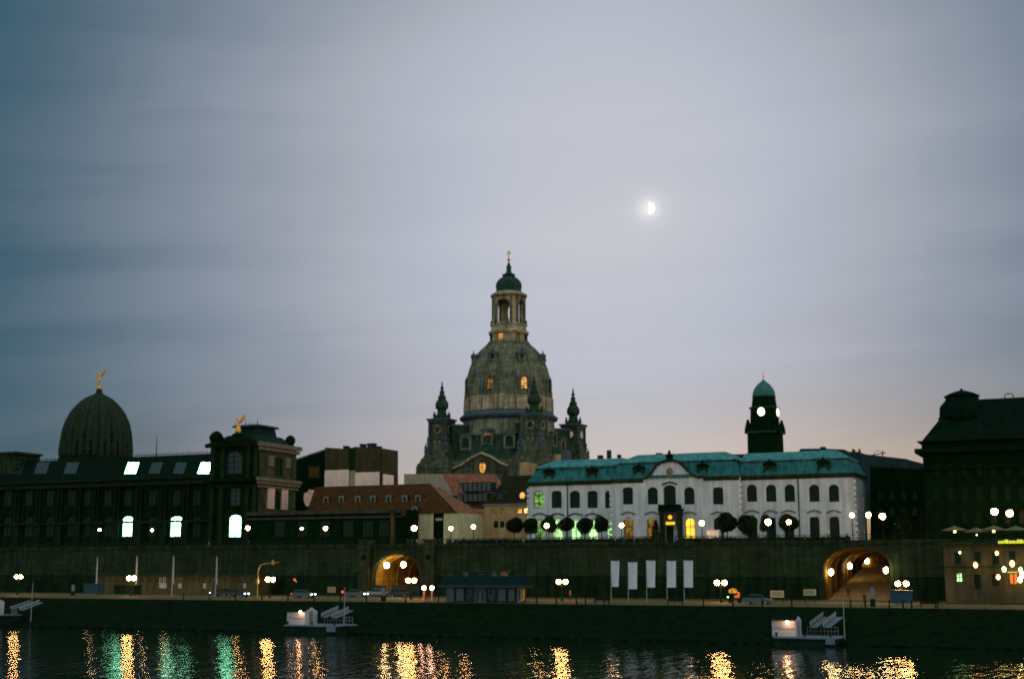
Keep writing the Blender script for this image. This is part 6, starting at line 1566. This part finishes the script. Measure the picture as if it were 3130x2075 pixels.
# a pair at the quay
for px, v, n, lab in ((2643, 0, 206, 'person in dark clothes standing in front of the right gate stairs'), (2594, 4, 232, 'person in dark clothes walking on the lit stair of the right gate'), (1743, 2, 209, 'person in a red jacket beside the twin lamp right of the kiosk')):
    u = pn(px, 1830, n)[0]; e = bpy.data.objects.new('person', PM[v]); COL.objects.link(e); e.location = W(u, n, ZQ - .1 if n < 222 else ZQ + .4); tag(e, lab, 'person')
    h = bpy.data.objects.new('hair', HM); COL.objects.link(h); h.parent = e
# white stall beside the yellow window and low boards behind the trees
n = WN + 10
a, b_, z0, z1 = pxrect(2179, 1620, 1641, 37, n); t = Thing('market_stall', 'white boxy stall on the terrace left of the ball trees', 'stall', ((a + b_) / 2, n, ZT))
m = MB(); m.box(a, b_, n, n + 1.6, ZT + .9, z1); m.build('panel', PANEL, t); m = MB(); m.box(a - .15, b_ + .15, n - .15, n + 1.8, z1, z1 + .1); m.build('roof', HUTW, t)
m = MB(); m.box(a, a + .1, n, n + .1, ZT, ZT + .9); m.box(b_ - .1, b_, n, n + .1, ZT, ZT + .9); m.build('legs', IRON, t)
# clipped trees dim at right, gives the dark mass beside the palace corner
for i, (px, y0, w, lab) in enumerate(((2760, 1560, 70, 'dark loose bush right of the palace corner lamps'), (2830, 1545, 80, 'dark loose bush at the foot of the massive building'))):
    shrub(px, y0, 1650, w, WN + 6, lab, 30 + i, 'bush')

# ------------------------------------------------------------------ moon
md_ = ray(1984, 637).normalized(); MD = 5000.0
mc = Vector((0, 0, HC)) + md_ * MD; Rm = 17.5 * MD / (FPX * 1.03)
bm = bmesh.new(); seg = 24; rows = 16
right = Vector((1, 0, 0)); upv = md_.cross(right).normalized() * -1
if upv.z < 0: upv = -upv
vs = []
for j in range(rows + 1):
    phi = math.pi * j / rows; line = []
    for i in range(seg + 1):
        s_ = i / seg; a = -.12 * math.pi + s_ * (.5 + .12) * math.pi     # lit part: slightly more than a half lune
        lam = .06 + s_ * (math.pi / 2 - .06)
        x = math.sin(phi) * math.sin(lam); d = math.sin(phi) * math.cos(lam); z = math.cos(phi)
        tilt = R(8); x2 = x * math.cos(tilt) + z * math.sin(tilt) * .0; 
        line.append(mc + right * (x * Rm) + upv * (z * Rm) - md_ * (d * Rm))
    vs.append([bm.verts.new(p - mc) for p in line])
for j in range(rows):
    for i in range(seg): bm.faces.new((vs[j][i], vs[j][i + 1], vs[j + 1][i + 1], vs[j + 1][i]))
bmesh.ops.remove_doubles(bm, verts=bm.verts[:], dist=.01)
bmesh.ops.holes_fill(bm, edges=[e for e in bm.edges if e.is_boundary])
me = bpy.data.meshes.new('moon'); bm.to_mesh(me); bm.free(); me.materials.append(MOONM)
o = bpy.data.objects.new('moon', me); COL.objects.link(o); o.location = mc; tag(o, 'bright half moon shining through thin cloud', 'moon')
o.rotation_euler = (0, 0, 0)

# ------------------------------------------------------------------ world
w = bpy.data.worlds.new('World'); sc.world = w; w.use_nodes = True
nt = w.node_tree; N = nt.nodes; L = nt.links
bg = N['Background']
def math_(op, a, b=None, c=None):
    n_ = N.new('ShaderNodeMath'); n_.operation = op
    for i, v in enumerate((a, b, c)):
        if v is None: continue
        if isinstance(v, (int, float)): n_.inputs[i].default_value = v
        else: L.new(v, n_.inputs[i])
    return n_.outputs[0]
tc = N.new('ShaderNodeTexCoord'); sep = N.new('ShaderNodeSeparateXYZ'); L.new(tc.outputs['Generated'], sep.inputs[0])
el = math_('ARCSINE', math_('MINIMUM', math_('MAXIMUM', sep.outputs[2], -1), 1)); az = math_('ARCTAN2', sep.outputs[0], sep.outputs[1])
def srgb(r, g, b_): return tuple(((c / 255) / 12.92 if c / 255 <= .04045 else (((c / 255) + .055) / 1.055) ** 2.4) for c in (r, g, b_)) + (1,)
def dotdir(v):
    d = N.new('ShaderNodeVectorMath'); d.operation = 'DOT_PRODUCT'; L.new(tc.outputs['Generated'], d.inputs[0]); d.inputs[1].default_value = v
    return math_('ARCCOSINE', math_('MINIMUM', d.outputs['Value'], .9999999))
def gauss(x, s_): return math_('EXPONENT', math_('MULTIPLY', math_('POWER', math_('DIVIDE', x, s_), 2.0), -1.0))
# streaky thin cloud
cmb = N.new('ShaderNodeCombineXYZ')
L.new(math_('MULTIPLY', az, 2.0), cmb.inputs[0]); L.new(math_('ADD', math_('MULTIPLY', el, 15.0), math_('MULTIPLY', az, -.9)), cmb.inputs[1])
n1 = N.new('ShaderNodeTexNoise'); n1.inputs['Scale'].default_value = 1.25; n1.inputs['Detail'].default_value = 6; n1.inputs['Roughness'].default_value = .5; n1.inputs['Distortion'].default_value = .5
L.new(cmb.outputs[0], n1.inputs['Vector'])
c1 = N.new('ShaderNodeMapRange'); c1.interpolation_type = 'SMOOTHSTEP'; L.new(n1.outputs['Fac'], c1.inputs[0]); c1.inputs[1].default_value = .30; c1.inputs[2].default_value = .70; c1.inputs[3].default_value = -.034; c1.inputs[4].default_value = .030
# radial falloff near the moon: lens vignetting painted into the sky colour
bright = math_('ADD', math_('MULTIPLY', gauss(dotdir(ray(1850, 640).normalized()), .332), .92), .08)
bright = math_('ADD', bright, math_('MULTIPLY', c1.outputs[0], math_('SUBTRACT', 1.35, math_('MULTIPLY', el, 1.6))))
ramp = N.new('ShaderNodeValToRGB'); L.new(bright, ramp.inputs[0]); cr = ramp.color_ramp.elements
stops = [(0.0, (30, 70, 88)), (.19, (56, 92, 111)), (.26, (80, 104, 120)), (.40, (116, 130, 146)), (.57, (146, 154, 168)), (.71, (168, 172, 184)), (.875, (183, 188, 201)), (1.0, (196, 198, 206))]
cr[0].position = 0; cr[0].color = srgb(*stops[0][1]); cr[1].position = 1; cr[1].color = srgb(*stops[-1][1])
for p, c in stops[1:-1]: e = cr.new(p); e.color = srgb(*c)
# unseen sky overhead and behind the viewer: even colour added to light the facades
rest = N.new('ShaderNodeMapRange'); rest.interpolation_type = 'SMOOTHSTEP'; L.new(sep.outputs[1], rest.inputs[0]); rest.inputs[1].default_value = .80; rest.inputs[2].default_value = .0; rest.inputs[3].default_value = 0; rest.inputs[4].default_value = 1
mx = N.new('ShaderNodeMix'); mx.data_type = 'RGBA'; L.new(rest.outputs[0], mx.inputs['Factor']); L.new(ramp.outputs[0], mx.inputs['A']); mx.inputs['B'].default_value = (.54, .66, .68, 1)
# afterglow low in the west (right)
azm = N.new('ShaderNodeMapRange'); azm.interpolation_type = 'SMOOTHSTEP'; L.new(az, azm.inputs[0]); azm.inputs[1].default_value = R(-22); azm.inputs[2].default_value = R(16)
gl2 = math_('MULTIPLY', gauss(math_('ADD', el, 0.0), R(4.9)), math_('ADD', math_('MULTIPLY', azm.outputs[0], .85), .13))
gw = N.new('ShaderNodeVectorMath'); gw.operation = 'SCALE'; gw.inputs[0].default_value = (.62, .28, -.07); L.new(gl2, gw.inputs['Scale'])
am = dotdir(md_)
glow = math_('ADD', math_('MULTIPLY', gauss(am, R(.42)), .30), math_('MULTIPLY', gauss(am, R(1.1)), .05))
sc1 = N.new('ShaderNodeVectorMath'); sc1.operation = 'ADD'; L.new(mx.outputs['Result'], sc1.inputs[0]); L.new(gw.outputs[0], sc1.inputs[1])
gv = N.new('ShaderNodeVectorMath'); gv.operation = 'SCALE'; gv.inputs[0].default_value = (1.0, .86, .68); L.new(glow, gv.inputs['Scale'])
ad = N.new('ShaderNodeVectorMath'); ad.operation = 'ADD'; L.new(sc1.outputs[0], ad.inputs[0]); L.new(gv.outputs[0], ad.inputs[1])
SUN_AZ = R(70); SUN_EL = R(3)
sky = N.new('ShaderNodeTexSky'); sky.sky_type = 'NISHITA'; sky.sun_disc = False; sky.sun_elevation = SUN_EL; sky.sun_rotation = SUN_AZ
bg2 = N.new('ShaderNodeBackground'); L.new(sky.outputs[0], bg2.inputs[0]); bg2.inputs[1].default_value = .0015
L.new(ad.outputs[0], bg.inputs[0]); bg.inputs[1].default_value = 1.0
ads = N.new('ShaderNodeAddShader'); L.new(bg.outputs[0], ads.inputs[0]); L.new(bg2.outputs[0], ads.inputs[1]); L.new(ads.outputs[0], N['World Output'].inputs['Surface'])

sl = bpy.data.lights.new('dusk_sun', 'SUN'); sl.energy = .22; sl.angle = R(20); sl.color = (1, .72, .55)
so = bpy.data.objects.new('dusk_sun', sl); COL.objects.link(so)
sd = Vector((math.sin(R(112)) * math.cos(R(6)), math.cos(R(112)) * math.cos(R(6)), math.sin(R(6))))
so.rotation_euler = sd.to_track_quat('Z', 'Y').to_euler(); so.location = (200, 0, 120)

# ------------------------------------------------------------------ camera, view
cam = bpy.data.cameras.new('camera'); co = bpy.data.objects.new('camera', cam); COL.objects.link(co)
cam.sensor_width = 36; cam.lens = 36 * FPX / 3130; cam.clip_end = 20000; cam.clip_start = .5
co.location = (0, 0, HC); co.rotation_euler = (R(90) + TH, 0, 0)
cam.dof.use_dof = True; cam.dof.focus_distance = 70; cam.dof.aperture_fstop = .046 / .09; cam.dof.aperture_blades = 0
sc.camera = co
vs_ = sc.view_settings; vs_.view_transform = 'Standard'; vs_.look = 'None'; vs_.exposure = 0; vs_.gamma = 1
cy = sc.cycles; cy.use_denoising = True; cy.denoising_prefilter = 'NONE'; cy.max_bounces = 5; cy.diffuse_bounces = 2; cy.glossy_bounces = 3; cy.transparent_max_bounces = 4
cy.sample_clamp_indirect = 3.0; cy.sample_clamp_direct = 0.0; cy.use_light_tree = True; cy.caustics_reflective = False; cy.caustics_refractive = False
